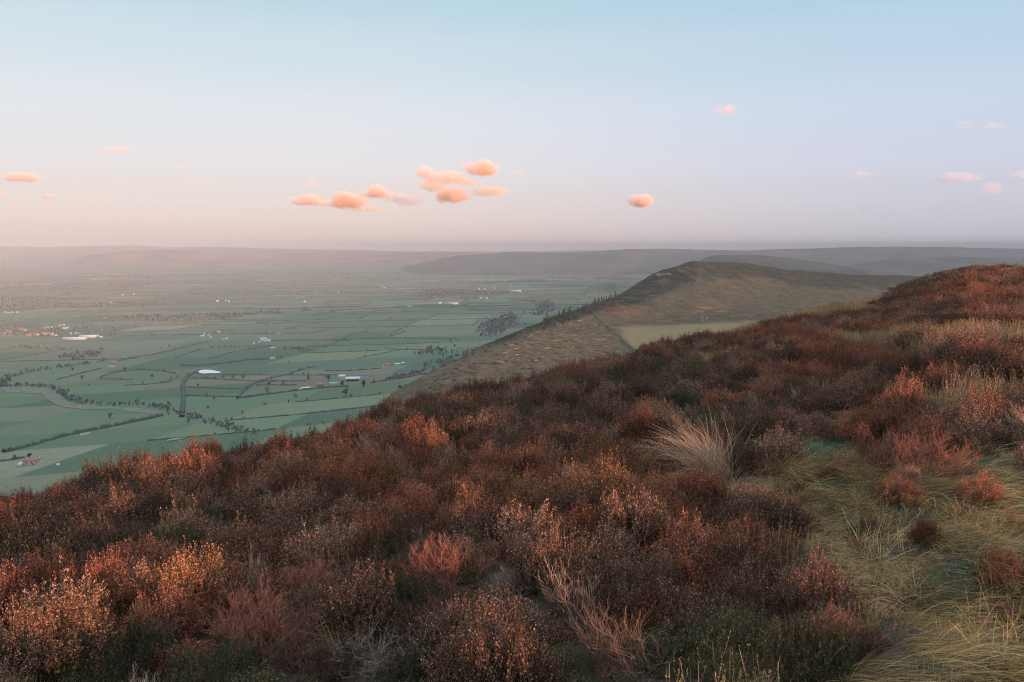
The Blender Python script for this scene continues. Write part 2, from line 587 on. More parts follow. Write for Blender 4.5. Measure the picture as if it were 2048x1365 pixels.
fd = mixc(nt, nz, (.125, .102, .056), (.165, .135, .080))
c = mixc(nt, sp.outputs[0], c, fd)
nt.links.new(c, b.inputs["Base Color"]); b.inputs["Roughness"].default_value = .95; b.inputs["Specular IOR Level"].default_value = 0
bp = nt.nodes.new("ShaderNodeBump"); bp.inputs["Strength"].default_value = .5; bp.inputs["Distance"].default_value = 1.5
nt.links.new(nfi, bp.inputs["Height"]); nt.links.new(bp.outputs[0], b.inputs["Normal"])
me.materials.append(m_ridge)
tag(obj("ridge_hill", me), kind="structure")


def ridge_hit(px, py):
    u, v = slopes(px, py)
    Y = np.arange(430, 2300, 3.0)
    d = np.minimum(ridge(u * Y, Y), 270) - EYE - v * Y
    k = int(np.argmax(d > 0))
    x, y = float(u * Y[k]), float(Y[k])
    return x, y, float(ridge(np.array([x]), np.array([y]))[0])


# ------------------------------------------------------------------ hills beyond, each its own crest
def hill_mat(name, stops, scale, stretch=None):
    m, nt, b = nodes(name)
    c = ramp(nt, stops)
    nt.links.new(noise(nt, scale, 7) if stretch is None else noise(nt, 1, 7, stretched(nt, *stretch)), c.inputs[0])
    nt.links.new(c.outputs[0], b.inputs["Base Color"])
    b.inputs["Specular IOR Level"].default_value = 0
    return m


m_moor_far = hill_mat("far_moorland", [(.3, (.060, .045, .032)), (.46, (.11, .075, .045)), (.58, (.17, .10, .052)), (.72, (.24, .125, .06))], .0022)  # orange stops paint the low sun's warm glow onto these hills
m_wood_far = hill_mat("far_wooded_slope", [(.3, (.02, .03, .022)), (.48, (.04, .05, .033)), (.6, (.07, .06, .045)), (.75, (.09, .07, .05))], .003)
m_ridge2 = hill_mat("heather_moor_slope", [(.3, (.020, .026, .022)), (.5, (.036, .042, .032)), (.62, (.055, .052, .036)), (.8, (.11, .075, .05))], .006)


def hill(name, crest, D, front, back, mat, seed, rough=8, yaw=0.0, base=-20.0, n=260, m=70, power=1.5):
    c = np.array(crest, float)
    px = np.linspace(c[0, 0], c[-1, 0], n)
    py = np.interp(px, c[:, 0], c[:, 1])
    ker = np.ones(7) / 7
    py = np.convolve(np.pad(py, 3, "edge"), ker, "valid")
    u, v = slopes(px, py)
    Yc = D + yaw * (px - px.mean())
    X, Z = u * Yc, EYE + v * Yc
    q = np.linspace(-1, 1, m)
    off = np.where(q < 0, q * front, q * back)
    prof = np.cos(np.abs(q) * PI / 2) ** power
    gy = Yc[:, None] + off[None]
    gxx = X[:, None] + 0 * off[None]
    z = base + (Z[:, None] - base) * prof[None]
    damp = np.clip(np.abs(off) / (front * .25), 0, 1)[None]
    z = z + rough * fbm(gxx, gy, front * .5, 4, seed) * damp * np.sin(np.clip(np.abs(q), 0, 1) * PI)[None]
    z = z + .12 * rough * fbm(gxx, gy, 90, 2, seed + 3)
    i = np.arange(n * m).reshape(n, m)
    F = np.stack([i[:-1, :-1], i[1:, :-1], i[1:, 1:], i[:-1, 1:]], -1).reshape(-1, 4)
    return tag(obj(name, mesh(name, np.stack([gxx, gy, z], -1).reshape(-1, 3), F, [mat], smooth=True)), kind="structure")


hill("far_hill", [(-400, 495), (0, 493), (100, 494), (180, 493), (270, 491), (350, 495), (420, 494), (500, 496), (600, 499), (700, 500), (800, 503), (900, 505), (1010, 507), (1200, 508), (1400, 510)], 13800, 5200, 900, m_moor_far, 51, 16)
hill("far_hill", [(60, 545), (150, 523), (200, 509), (260, 503), (330, 500), (390, 503), (430, 512), (520, 524), (600, 545)], 9800, 1500, 900, m_moor_far, 52, 10)
hill("far_hill", [(640, 545), (690, 527), (740, 513), (800, 507), (870, 504), (940, 505), (1000, 508), (1100, 512), (1200, 530)], 10800, 1500, 900, m_moor_far, 53, 14)
hill("far_hill", [(800, 540), (900, 513), (950, 509), (1000, 507), (1030, 503), (1100, 506), (1180, 504), (1250, 499), (1330, 498), (1400, 500), (1500, 502), (1560, 499), (1640, 497), (1720, 494), (1800, 494), (1900, 496), (2048, 498), (2500, 500)], 8300, 1900, 900, m_wood_far, 54, 30, power=1.1)
hill("far_hill", [(1600, 575), (1700, 536), (1740, 525), (1800, 518), (1860, 515), (1920, 514), (2048, 518), (2400, 530)], 5600, 1300, 900, m_wood_far, 55, 14)
hill("moor_hill", [(1340, 620), (1395, 545), (1408, 519), (1418, 513), (1450, 510), (1520, 511), (1600, 519), (1700, 535), (1790, 549), (1850, 560), (2000, 575), (2300, 600)], 4300, 800, 700, m_ridge2, 56, 9, yaw=.8, power=1.2)
# the same escarpment behind the viewer, which throws the evening shadow over the near valley
pv, pf = [], None
xs = np.concatenate([np.linspace(-420, 60, 14), np.linspace(250, 5000, 14)]); ys = np.linspace(-6000, -60, 40)
BX, BY = np.meshgrid(xs, ys, indexing="ij")
ex = np.interp(BY, ESC[:, 1], ESC[:, 0])
BZ = np.clip((BX - ex + 420) / 440, 0, 1) ** 1.3 * (236 + 8 * fbm(BX, BY, 700, 2, 61)) - 4
i = np.arange(BX.size).reshape(BX.shape)
tag(obj("moor_hill", mesh("moor_hill_behind", np.stack([BX, BY, BZ], -1).reshape(-1, 3), np.stack([i[:-1, :-1], i[1:, :-1], i[1:, 1:], i[:-1, 1:]], -1).reshape(-1, 4), [m_ridge2], smooth=True)), kind="structure")

# ------------------------------------------------------------------ evening haze
m_haze = bpy.data.materials.new("haze")
m_haze.use_nodes = True
nt = m_haze.node_tree
nt.nodes.remove(nt.nodes["Principled BSDF"])
pvn = nt.nodes.new("ShaderNodeVolumePrincipled")
pvn.inputs["Color"].default_value = (.275, .335, .43, 1)
pvn.inputs["Density"].default_value = 1.08e-4
pvn.inputs["Anisotropy"].default_value = -0.38
nt.links.new(pvn.outputs[0], nt.nodes["Material Output"].inputs["Volume"])
hx, hz0, hz1 = 17000.0, -60.0, 306.0
HV = [(x, y, z) for z in (hz0, hz1) for y in (-9000.0, 15500.0) for x in (-hx, hx)]
HF = np.array([(0, 2, 3, 1), (4, 5, 7, 6), (0, 1, 5, 4), (2, 6, 7, 3), (0, 4, 6, 2), (1, 3, 7, 5)])
tag(obj("haze", mesh("haze", HV, HF, [m_haze])), kind="stuff")

# ------------------------------------------------------------------ clouds
m_cloud = bpy.data.materials.new("cloud_vapour")
m_cloud.use_nodes = True
nt = m_cloud.node_tree
nt.nodes.remove(nt.nodes["Principled BSDF"])
pvn = nt.nodes.new("ShaderNodeVolumePrincipled")
pvn.inputs["Color"].default_value = (.91, .69, .60, 1)  # salmon sunset light tinted into the vapour, which is white itself
pvn.inputs["Anisotropy"].default_value = .0
tcn = nt.nodes.new("ShaderNodeTexCoord"); oi = nt.nodes.new("ShaderNodeObjectInfo")
ln = nt.nodes.new("ShaderNodeVectorMath"); ln.operation = "LENGTH"
sx = nt.nodes.new("ShaderNodeSeparateXYZ"); cx_ = nt.nodes.new("ShaderNodeCombineXYZ")
nt.links.new(tcn.outputs["Object"], sx.inputs[0])
nt.links.new(sx.outputs[0], cx_.inputs[0]); nt.links.new(sx.outputs[1], cx_.inputs[1])
nt.links.new(mathn(nt, "MAXIMUM", sx.outputs[2], mathn(nt, "MULTIPLY", sx.outputs[2], -1.7)), cx_.inputs[2])   # flatter underneath
nt.links.new(cx_.outputs[0], ln.inputs[0])
nn = nt.nodes.new("ShaderNodeTexNoise"); nn.noise_dimensions = "4D"; nn.inputs["Scale"].default_value = 1.5; nn.inputs["Detail"].default_value = 6; nn.inputs["Roughness"].default_value = .72
gp = nt.nodes.new("ShaderNodeNewGeometry"); sc = nt.nodes.new("ShaderNodeVectorMath"); sc.operation = "SCALE"; sc.inputs[3].default_value = 1 / 520.0
nt.links.new(gp.outputs["Position"], sc.inputs[0]); nt.links.new(sc.outputs[0], nn.inputs["Vector"])
nt.links.new(mathn(nt, "MULTIPLY", oi.outputs["Random"], 20), nn.inputs["W"])
shape = mathn(nt, "SUBTRACT", mathn(nt, "ADD", mathn(nt, "SUBTRACT", 1.0, ln.outputs["Value"]), mathn(nt, "MULTIPLY", mathn(nt, "SUBTRACT", nn.outputs["Fac"], .5), 2.1)), .22)
cl = nt.nodes.new("ShaderNodeClamp"); nt.links.new(mathn(nt, "MULTIPLY", shape, 2.2), cl.inputs[0])
oc = nt.nodes.new("ShaderNodeSeparateColor"); nt.links.new(oi.outputs["Color"], oc.inputs[0])
nt.links.new(mathn(nt, "MULTIPLY", cl.outputs[0], oc.outputs[0]), pvn.inputs["Density"])
nt.links.new(pvn.outputs[0], nt.nodes["Material Output"].inputs["Volume"])
m_cloud.cycles.homogeneous_volume = False if hasattr(m_cloud.cycles, "homogeneous_volume") else False
m_mauve = m_cloud.copy(); m_mauve.name = "mauve_cloud_vapour"
for n_ in m_mauve.node_tree.nodes:
    if n_.type == "PRINCIPLED_VOLUME":
        n_.inputs["Color"].default_value = (.74, .69, .76, 1)  # shaded copy: mauve shade put into the vapour colour
m_bank = m_cloud.copy(); m_bank.name = "dim_cloud_vapour"
for n_ in m_bank.node_tree.nodes:
    if n_.type == "PRINCIPLED_VOLUME":
        n_.inputs["Color"].default_value = (.50, .56, .69, 1)  # shaded copy: the bank's bluish shade put into its vapour colour
    if n_.type == "MATH" and n_.operation == "MULTIPLY" and abs(n_.inputs[1].default_value - 7.5) < .01:
        n_.inputs[1].default_value = 2.2            # smoother and softer than the small puffs
    if n_.type == "MATH" and n_.operation == "MULTIPLY" and abs(n_.inputs[1].default_value - 2.2) < .01 and n_.inputs[0].links and n_.inputs[0].links[0].from_node.type == "MATH":
        n_.inputs[1].default_value = 1.6
    if n_.type == "TEX_NOISE":
        n_.inputs["Detail"].default_value = 2.0; n_.inputs["Scale"].default_value = .5
import bmesh
bmx = bmesh.new(); bmesh.ops.create_icosphere(bmx, subdivisions=3, radius=1.75)
me_cloud = bpy.data.meshes.new("cloud"); bmx.to_mesh(me_cloud); bmx.free(); me_cloud.materials.append(m_cloud)
me_mauve = me_cloud.copy(); me_mauve.materials.clear(); me_mauve.materials.append(m_mauve)
me_bank = me_cloud.copy(); me_bank.materials.clear(); me_bank.materials.append(m_bank)
CD = 17000.0
CLOUDS = [
    (617, 404, 36, 19, .020, "small orange puff cloud at the low end of the sunlit cloud group"),
    (700, 407, 42, 24, .028, "brightest orange cloud, low and rounded, in the middle of the sky"),
    (758, 388, 36, 17, .024, "orange cloud resting on the shoulder of the brightest low cloud"),
    (815, 403, 46, 20, .0035, "grey lilac shaded cloud between the orange puffs"),
    (845, 347, 28, 19, .016, "orange cloud wisp at the upper edge of the cloud group"),
    (892, 358, 52, 17, .009, "torn thin cloud strip joining the upper orange puffs"),
    (962, 341, 39, 25, .026, "topmost square-shouldered orange cloud of the group"),
    (905, 396, 42, 22, .018, "orange cloud below the torn strip of cloud"),
    (978, 385, 52, 16, .007, "long thin mauve orange cloud trailing off the group"),
    (1282, 404, 29, 20, .026, "lone round orange cloud above the blue ridge"),
    (1449, 222, 34, 15, .0030, "faint pink cloud scrap high in the clear blue sky"),
    (46, 358, 50, 13, .010, "flat peach cloud over the sunlit plain"),
    (92, 395, 27, 9, .010, "little flat peach cloud low over the plain"),
    (4, 388, 18, 10, .010, "peach cloud cut off by the picture edge"),
    (230, 302, 44, 11, .0016, "faint slanting cloud wisp above the flat peach cloud"),
    (365, 333, 24, 9, .0014, "very faint cloud smudge over the far orange hill"),
    (1718, 350, 30, 9, .0040, "small flat mauve cloud over the far ridges"),
    (1930, 252, 20, 14, .0018, "faint lilac cloud wisp high over the heather hump"),
    (1988, 254, 34, 9, .0016, "faint drawn-out lilac cloud beside a smaller wisp"),
    (1912, 358, 52, 16, .0028, "mauve cloud fringe on top of the blue cloud bank"),
    (1985, 380, 26, 18, .0030, "small upright mauve cloud rising from the blue cloud bank"),
    (1860, 440, 330, 66, .00022, "broad dim blue cloud bank lying low over the far ridges"),
    (1745, 422, 110, 22, .00035, "ragged upper lobe of the blue cloud bank"),
    (2040, 352, 36, 14, .0030, "mauve cloud tuft above the dim cloud bank"),
]
CLOUDS += [(655, 409, 34, 12, .0040, "thin peach cloud scrap bridging two low orange puffs"), (790, 396, 40, 13, .0030, "mauve cloud veil behind the brightest low clouds"), (868, 374, 48, 15, .0040, "mauve cloud veil hanging under the torn cloud strip"),
           (930, 366, 40, 12, .0035, "pale pink cloud veil under the topmost cloud"), (740, 420, 60, 9, .0020, "grey flat cloud shred under the brightest cloud"), (1042, 349, 22, 9, .0025, "tiny pink cloud scrap beside the topmost cloud"), (626, 368, 20, 8, .0020, "tiny pink cloud scrap above the first low puff")]
for px, py, hw, hh, dens, lab in CLOUDS:
    if hw < 90:
        hw, hh = hw * 1.12, hh * 1.15
    u, v = slopes(px, py)
    k = CD / FPX
    o = obj("cloud", me_cloud, None, at(px, py, CD))
    o.scale = (hw * k, max(hw * .7, hh) * k, hh * k)
    if ("bank" in lab and hw > 100) or (px > 1500 and ("mauve" in lab or "lilac" in lab)) or "grey lilac" in lab:
        o.data = me_bank if hw > 100 else me_mauve
    if hw > 200:
        o.scale = (hw * k, 90 * k, hh * k)
        o.location = at(px, py, CD + 3500)
    o.color = (dens * (.5 if dens > .004 else .8), 0, 0, 1)
    tag(o, lab, "cloud", "clouds in the evening sky")
#PART3
# ------------------------------------------------------------------ moorland plants
BASE_SEED = [100]


def rs():
    BASE_SEED[0] += 1
    return np.random.default_rng(BASE_SEED[0])


def shoots(r, n, rad, h, base, lean=(0, 0), k=6, curl=.25, fill=.2, kink=.012):
    """n stems from a small foot up to a dome of radius rad and height h"""
    a = r.uniform(0, 2 * PI, n)
    q = np.sqrt(r.uniform(0, 1, n))
    ph = r.uniform(0, 6.28, 3)
    lobe = 1 + .16 * np.sin(2 * a + ph[0]) + .14 * np.sin(3 * a + ph[1]) + .08 * np.sin(7 * a + ph[2])
    hl = 1 + .16 * np.sin(q * 5 + 2 * a + ph[2]) + .10 * np.sin(5 * a + 7 * q)
    tip = np.stack([rad * lobe * q * np.cos(a), rad * lobe * q * np.sin(a), h * hl * np.sqrt(np.maximum(1 - (.92 * q) ** 2, .05)) * r.uniform(1 - fill, 1.04, n)], 1)
    tip[:, 0] += lean[0] * tip[:, 2] / h
    tip[:, 1] += lean[1] * tip[:, 2] / h
    a2 = a + r.normal(0, .5, n)
    root = np.stack([base * q * np.cos(a2), base * q * np.sin(a2), np.full(n, -.06)], 1)
    t = np.linspace(0, 1, k)[None, :, None]
    mid = root * .45 + tip * .55
    mid[:, :2] += (tip - root)[:, :2] * curl
    mid[:, 2] -= h * .08
    P = root[:, None] * (1 - t) ** 2 + 2 * mid[:, None] * t * (1 - t) + tip[:, None] * t ** 2
    P[:, 1:-1] += r.normal(0, kink, (n, k - 2, 3))
    return P


def heather(seed, n=210, rad=.27, h=.36, flo=24, fsize=.0094, leaf=10, lean=(0, 0), foot=.09, upright=.5):
    """stems mesh arrays and foliage mesh arrays of one heather bush"""
    r = np.random.default_rng(seed)
    P = shoots(r, n, rad, h, foot, lean)
    R = np.linspace(1, .35, P.shape[1])[None] * r.uniform(.0011, .0020, (n, 1))
    st = Geo(); fo = Geo()
    V, F = tubes(P, R)
    st.add(V, F, np.repeat(r.uniform(.2, .9, n), P.shape[1] * 3))
    # side twigs near the top
    tips, dirs = [], []
    m = 3
    T = unit(P[:, -1] - P[:, -3])
    for j in range(m):
        s0 = P[:, -3] * (1 - j / m) + P[:, -2] * (j / m)
        d = unit(T * .9 + r.normal(0, .42, (n, 3)) + np.array([0, 0, upright]))
        L = r.uniform(.03, .062, n) * (h / .36)
        e = s0 + d * L[:, None]
        Q = np.stack([s0, s0 * .5 + e * .5 + r.normal(0, .004, (n, 3)), e], 1)
        V, F = tubes(Q, np.tile([.0010, .0009, .0006], (n, 1)))
        st.add(V, F, np.repeat(r.uniform(.3, 1, n), 9))
        tips.append((s0, e))
    tips.append((P[:, -2], P[:, -1]))
    seg = flo // len(tips)
    for s0, e in tips:
        for j in range(seg):
            f = r.uniform(.15, 1.08, n)[:, None]
            c = s0 * (1 - f) + e * f + r.normal(0, .0045, (n, 3))
            d = unit(unit(e - s0) + r.normal(0, .55, (n, 3)))
            V, F = flakes(c, d, r.uniform(.8, 1.5, n) * fsize, r.uniform(.5, .9, n) * fsize, r)
            fo.add(V, F, np.repeat(np.clip(r.normal(.62, .2, n), 0, 1), 4))
    for j in range(leaf):                                   # dull green leaves lower on the stems
        k = r.integers(2, P.shape[1] - 1, n)
        f = r.uniform(0, 1, n)[:, None]
        c = P[np.arange(n), k] * (1 - f) + P[np.arange(n), np.minimum(k + 1, P.shape[1] - 1)] * f + r.normal(0, .007, (n, 3))
        d = unit(r.normal(0, .6, (n, 3)) + np.array([0, 0, .9]))
        V, F = flakes(c, d, r.uniform(.9, 1.8, n) * fsize, r.uniform(.35, .6, n) * fsize, r)
        fo.add(V, F, np.repeat(np.clip(r.normal(.16, .1, n), 0, 1), 4))
    return st, fo


def twigs(seed, n=60, rad=.34, h=.42, lean=(0, 0), foot=.05, thick=.0030, splits=(4, 4), spread=.35, curl=.3, fine=.0011, kink=.02):
    """bare branching bush: main stems forked twice"""
    r = np.random.default_rng(seed)
    st, fo = Geo(), Geo()
    P = shoots(r, n, rad * .72, h * .70, foot, np.array(lean) * .7, 7, curl, .45, kink)
    R = np.linspace(1, .5, 7)[None] * r.uniform(.6, 1.1, (n, 1)) * thick
    V, F = tubes(P, R, 4)
    st.add(V, F, np.repeat(r.uniform(.1, .7, n), 28))
    cur, lv = P, 0
    for ns in splits:
        N, K, _ = cur.shape
        out = []
        for j in range(ns):
            f = r.uniform(.45, 1, N)
            kk = np.minimum((f * (K - 1)).astype(int), K - 2)
            s0 = cur[np.arange(N), kk]
            d = unit(unit(cur[np.arange(N), kk + 1] - s0) + r.normal(0, spread, (N, 3)) + np.array([lean[0] * .3, lean[1] * .3, .30]))
            L = r.uniform(.35, .75, N) * h * (.36 if lv == 0 else .2)
            e = s0 + d * L[:, None]
            md = (s0 + e) / 2 + r.normal(0, .006, (N, 3))
            q = unit(d + r.normal(0, .2, (N, 3)))
            out.append(np.stack([s0, md, e, e + q * L[:, None] * .35], 1))
        cur = np.concatenate(out)
        rr = thick * .5 if lv == 0 else fine
        V, F = tubes(cur, np.linspace(1, .5, 4)[None] * r.uniform(.7, 1.1, (len(cur), 1)) * rr)
        (st if lv == 0 else fo).add(V, F, np.repeat(np.clip(r.normal(.5 if lv == 0 else .65, .18, len(cur)), 0, 1), 12))
        lv += 1
    return st, fo


def bilberry(seed, n=110, rad=.28, h=.26, fs=.010, leaf=13):
    """upright yellow-green shoots with small leaves"""
    r = np.random.default_rng(seed)
    st, fo = Geo(), Geo()
    a, q = r.uniform(0, 2 * PI, n), np.sqrt(r.uniform(0, 1, n)) * rad
    root = np.stack([q * np.cos(a), q * np.sin(a), np.full(n, -.04)], 1)
    tip = root + np.stack([r.normal(0, .045, n), r.normal(0, .045, n), h * r.uniform(.5, 1.1, n)], 1)
    t = np.linspace(0, 1, 5)[None, :, None]
    P = root[:, None] * (1 - t) + tip[:, None] * t
    P[:, 1:] += np.cumsum(r.normal(0, .006, (n, 4, 3)), 1)
    V, F = tubes(P, np.linspace(1, .5, 5)[None] * r.uniform(.0011, .0019, (n, 1)))
    st.add(V, F, np.repeat(r.uniform(.3, .9, n), 15))
    for j in range(leaf):
        f = r.uniform(.3, 1.03, n)
        k = np.minimum((f * 4).astype(int), 3)
        ff = (f * 4 - k)[:, None]
        d = unit(np.stack([r.normal(0, .6, n), r.normal(0, .6, n), r.uniform(.4, 1.2, n)], 1))
        c = P[np.arange(n), k] * (1 - ff) + P[np.arange(n), k + 1] * ff + d * .006
        V, F = flakes(c, d, r.uniform(.7, 1.4, n) * fs, r.uniform(.4, .6, n) * fs, r)
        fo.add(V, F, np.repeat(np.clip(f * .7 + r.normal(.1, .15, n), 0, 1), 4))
    return st, fo


def grass(seed, n=420, rad=.16, L=(.3, .6), flow=(-.7, .6), rise=.75, droop=.55, width=.0014, scatter=.28, fan=.0):
    """a tussock of long bent blades that flow one way"""
    r = np.random.default_rng(seed)
    g = Geo()
    a, q = r.uniform(0, 2 * PI, n), np.sqrt(r.uniform(0, 1, n)) * rad
    root = np.stack([q * np.cos(a), q * np.sin(a), np.full(n, -.03)], 1)
    d = np.stack([flow[0] + r.normal(0, scatter, n), flow[1] + r.normal(0, scatter, n), np.abs(r.normal(rise, .28, n))], 1)
    d[:, :2] += fan * root[:, :2] / rad
    d = unit(d)
    ln = r.uniform(L[0], L[1], n) * r.uniform(.6, 1.05, n)
    k = 7
    P = [root]
    for j in range(k - 1):
        d = unit(d + np.array([flow[0] * .12, flow[1] * .12, -droop * .30]) + r.normal(0, .035, (n, 3)))
        P.append(P[-1] + d * (ln / (k - 1))[:, None])
    P = np.stack(P, 1)
    P[:, :, 2] = np.maximum(P[:, :, 2], -.03 + .004 * np.arange(k)[None])
    side = unit(np.cross(d, r.normal(0, 1, (n, 3))))
    W = np.array([1, 1, .95, .85, .7, .5, .18])[None] * r.uniform(.6, 1.25, (n, 1)) * width
    V, F = ribbons(P, W, side)
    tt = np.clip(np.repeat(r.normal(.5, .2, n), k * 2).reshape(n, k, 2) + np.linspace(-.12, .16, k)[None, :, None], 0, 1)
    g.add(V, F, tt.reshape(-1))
    return g


# --- plant colours (their own: russet dead flowers, olive leaves, grey bark, straw)
olive, dkgreen = (.042, .044, .020), (.026, .032, .018)
M = {}
M["stem"] = plant_mat("heather_stem", [(.0, (.036, .018, .012)), (.5, (.090, .044, .030)), (1, (.17, .092, .064))])
M["rust"] = plant_mat("russet_heather", [(.0, olive), (.26, (.066, .030, .016)), (.48, (.18, .050, .028)), (.72, (.28, .088, .052)), (1, (.40, .175, .11))])
M["orange"] = plant_mat("copper_heather", [(.0, olive), (.25, (0.091, 0.047, 0.018)), (.5, (0.260, 0.098, 0.039)), (.72, (.34, .145, .072)), (1, (.47, .25, .145))])
M["pink"] = plant_mat("faded_heather", [(.0, dkgreen), (.26, (.048, .034, .020)), (.5, (.155, .072, .050)), (.75, (.30, .150, .105)), (1, (.46, .28, .20))])
M["dark"] = plant_mat("dark_heather", [(.0, dkgreen), (.33, (.050, .040, .024)), (.55, (.130, .060, .042)), (.78, (.235, .105, .074)), (1, (.40, .22, .165))])
M["green"] = plant_mat("green_heather", [(.0, dkgreen), (.4, (0.039, 0.052, 0.023)), (.7, (0.072, 0.078, 0.031)), (1, (0.156, 0.130, 0.058))])
M["redtwig"] = plant_mat("red_twig", [(.0, (.060, .026, .020)), (.4, (.155, .056, .040)), (.65, (.25, .09, .062)), (1, (.42, .19, .13))])
M["greytwig"] = plant_mat("bleached_twig", [(.0, (.07, .05, .042)), (.4, (.16, .115, .098)), (.65, (.25, .185, .158)), (1, (.42, .34, .30))])
M["browntwig"] = plant_mat("brown_twig", [(.0, (.060, .036, .028)), (.4, (.155, .092, .070)), (.65, (.27, .172, .135)), (1, (.45, .32, .26))])
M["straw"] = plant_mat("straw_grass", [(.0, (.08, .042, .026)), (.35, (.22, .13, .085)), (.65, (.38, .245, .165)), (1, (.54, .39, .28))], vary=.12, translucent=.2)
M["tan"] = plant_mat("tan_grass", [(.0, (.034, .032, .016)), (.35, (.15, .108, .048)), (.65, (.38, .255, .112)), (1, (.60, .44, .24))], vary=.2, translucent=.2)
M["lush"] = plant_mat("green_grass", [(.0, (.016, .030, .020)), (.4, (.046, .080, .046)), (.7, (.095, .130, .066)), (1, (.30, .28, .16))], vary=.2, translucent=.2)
M["berry"] = plant_mat("bilberry_leaf", [(.0, (0.039, 0.049, 0.016)), (.4, (0.111, 0.111, 0.029)), (.7, (0.247, 0.195, 0.049)), (1, (.30, .225, .075))], vary=.2)
M["berryred"] = plant_mat("autumn_bilberry_leaf", [(.0, (0.058, 0.044, 0.016)), (.4, (0.182, 0.098, 0.029)), (.7, (0.338, 0.169, 0.046)), (1, (0.546, 0.299, 0.091))], vary=.2)

KIND = {}        # kind -> list of (stem mesh, foliage mesh)


def kind(name, builds, sm, fm):
    KIND[name] = []
    for st, fo in builds:
        a = st.mesh(name + "_stem", [M[sm]]) if st is not None and st.n else None
        KIND[name].append((a, fo.mesh(name + "_foliage", [M[fm]])))


shape = dict(n=320, rad=.28, h=.34, flo=32)
for nm, fm, kw, nv in (("rust", "rust", {}, 4), ("orange", "orange", dict(flo=32), 3), ("pink", "pink", dict(fsize=.0098, n=290), 4), ("dark", "dark", dict(leaf=16, flo=20), 4), ("green", "green", dict(leaf=22, flo=14, h=.30), 2)):
    bs = []
    for q in range(nv):
        k2 = dict(shape); k2.update(kw)
        ln = rng.normal(0, .07, 2)
        k2["h"] *= rng.uniform(.85, 1.12)
        bs.append(heather(rng.integers(1e6), lean=tuple(ln), **k2))
    kind(nm, bs, "stem", fm)
kind("redtwig", [twigs(901, lean=(-.16, .02)), twigs(902, lean=(-.05, .05)), twigs(903, n=80, rad=.3, h=.36, splits=(5, 4), lean=(.05, 0))], "redtwig", "redtwig")
kind("greytwig", [twigs(911, n=34, thick=.0036, splits=(4, 3), spread=.55, kink=.03, h=.34), twigs(912, n=40, splits=(4, 3), spread=.5, kink=.028, h=.34, rad=.4)], "greytwig", "greytwig")
kind("browntwig", [twigs(921, n=70, lean=(-.30, .10), splits=(3, 2), spread=.22, rad=.22, h=.46), twigs(922, n=64, lean=(.12, .0), splits=(4, 2), spread=.26, rad=.26, h=.46)], "browntwig", "browntwig")
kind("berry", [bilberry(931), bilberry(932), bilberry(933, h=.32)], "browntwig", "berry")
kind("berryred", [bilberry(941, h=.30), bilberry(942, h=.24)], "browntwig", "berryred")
G_FLOW = (.58, -.66)
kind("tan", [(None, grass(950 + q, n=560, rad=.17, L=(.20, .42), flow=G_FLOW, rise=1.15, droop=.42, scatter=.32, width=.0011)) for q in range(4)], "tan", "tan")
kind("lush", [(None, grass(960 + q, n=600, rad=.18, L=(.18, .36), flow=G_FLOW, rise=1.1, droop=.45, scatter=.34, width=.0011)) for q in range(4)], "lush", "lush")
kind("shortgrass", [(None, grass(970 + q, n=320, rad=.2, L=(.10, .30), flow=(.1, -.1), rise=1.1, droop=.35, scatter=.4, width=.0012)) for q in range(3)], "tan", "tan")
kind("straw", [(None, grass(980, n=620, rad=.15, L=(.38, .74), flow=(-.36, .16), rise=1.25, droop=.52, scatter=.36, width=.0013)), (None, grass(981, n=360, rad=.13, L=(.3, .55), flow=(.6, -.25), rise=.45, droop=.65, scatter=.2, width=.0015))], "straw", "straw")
kind("sprig", [heather(rng.integers(1e6), n=70, rad=.13, h=.42, flo=28, leaf=40, foot=.03, fsize=.011, upright=1.1) for q in range(2)], "stem", "green")


def plant(name, kd, px, py, size, label, cat, rot=None, hgt=1.0, var=None, sink=0.0, lean=None):
    """one plant of its own: an empty at its foot, stems and foliage under it. px, py: its middle in the photograph, size: metres across / 0.54"""
    v = KIND[kd]
    st, fo = v[(var if var is not None else random.randrange(len(v))) % len(v)]
    x, y = moor_hit(px, py, .20 * size * hgt)
    o = bpy.data.objects.new(name, None)
    COL.objects.link(o)
    o.empty_display_size = .1
    o.location = (x, y, float(moor(x, y)) + EYE - sink)
    o.rotation_euler = (0, 0, random.uniform(0, 6.28) if rot is None else rot)
    o.scale = (size, size, size * hgt)
    tag(o, label, cat)
    if st is not None:
        obj("stem", st, o)
        obj("foliage", fo, o)
    else:
        obj("blade", fo, o)
    rr_, tw = math.hypot(x, y), kd in ("redtwig", "browntwig", "greytwig", "straw")
    sh = .17 * size / rr_ if tw else 0.0
    HEROES.append((x * (1 - sh), y * (1 - sh), (.34 if tw else .24) * size))
    return o


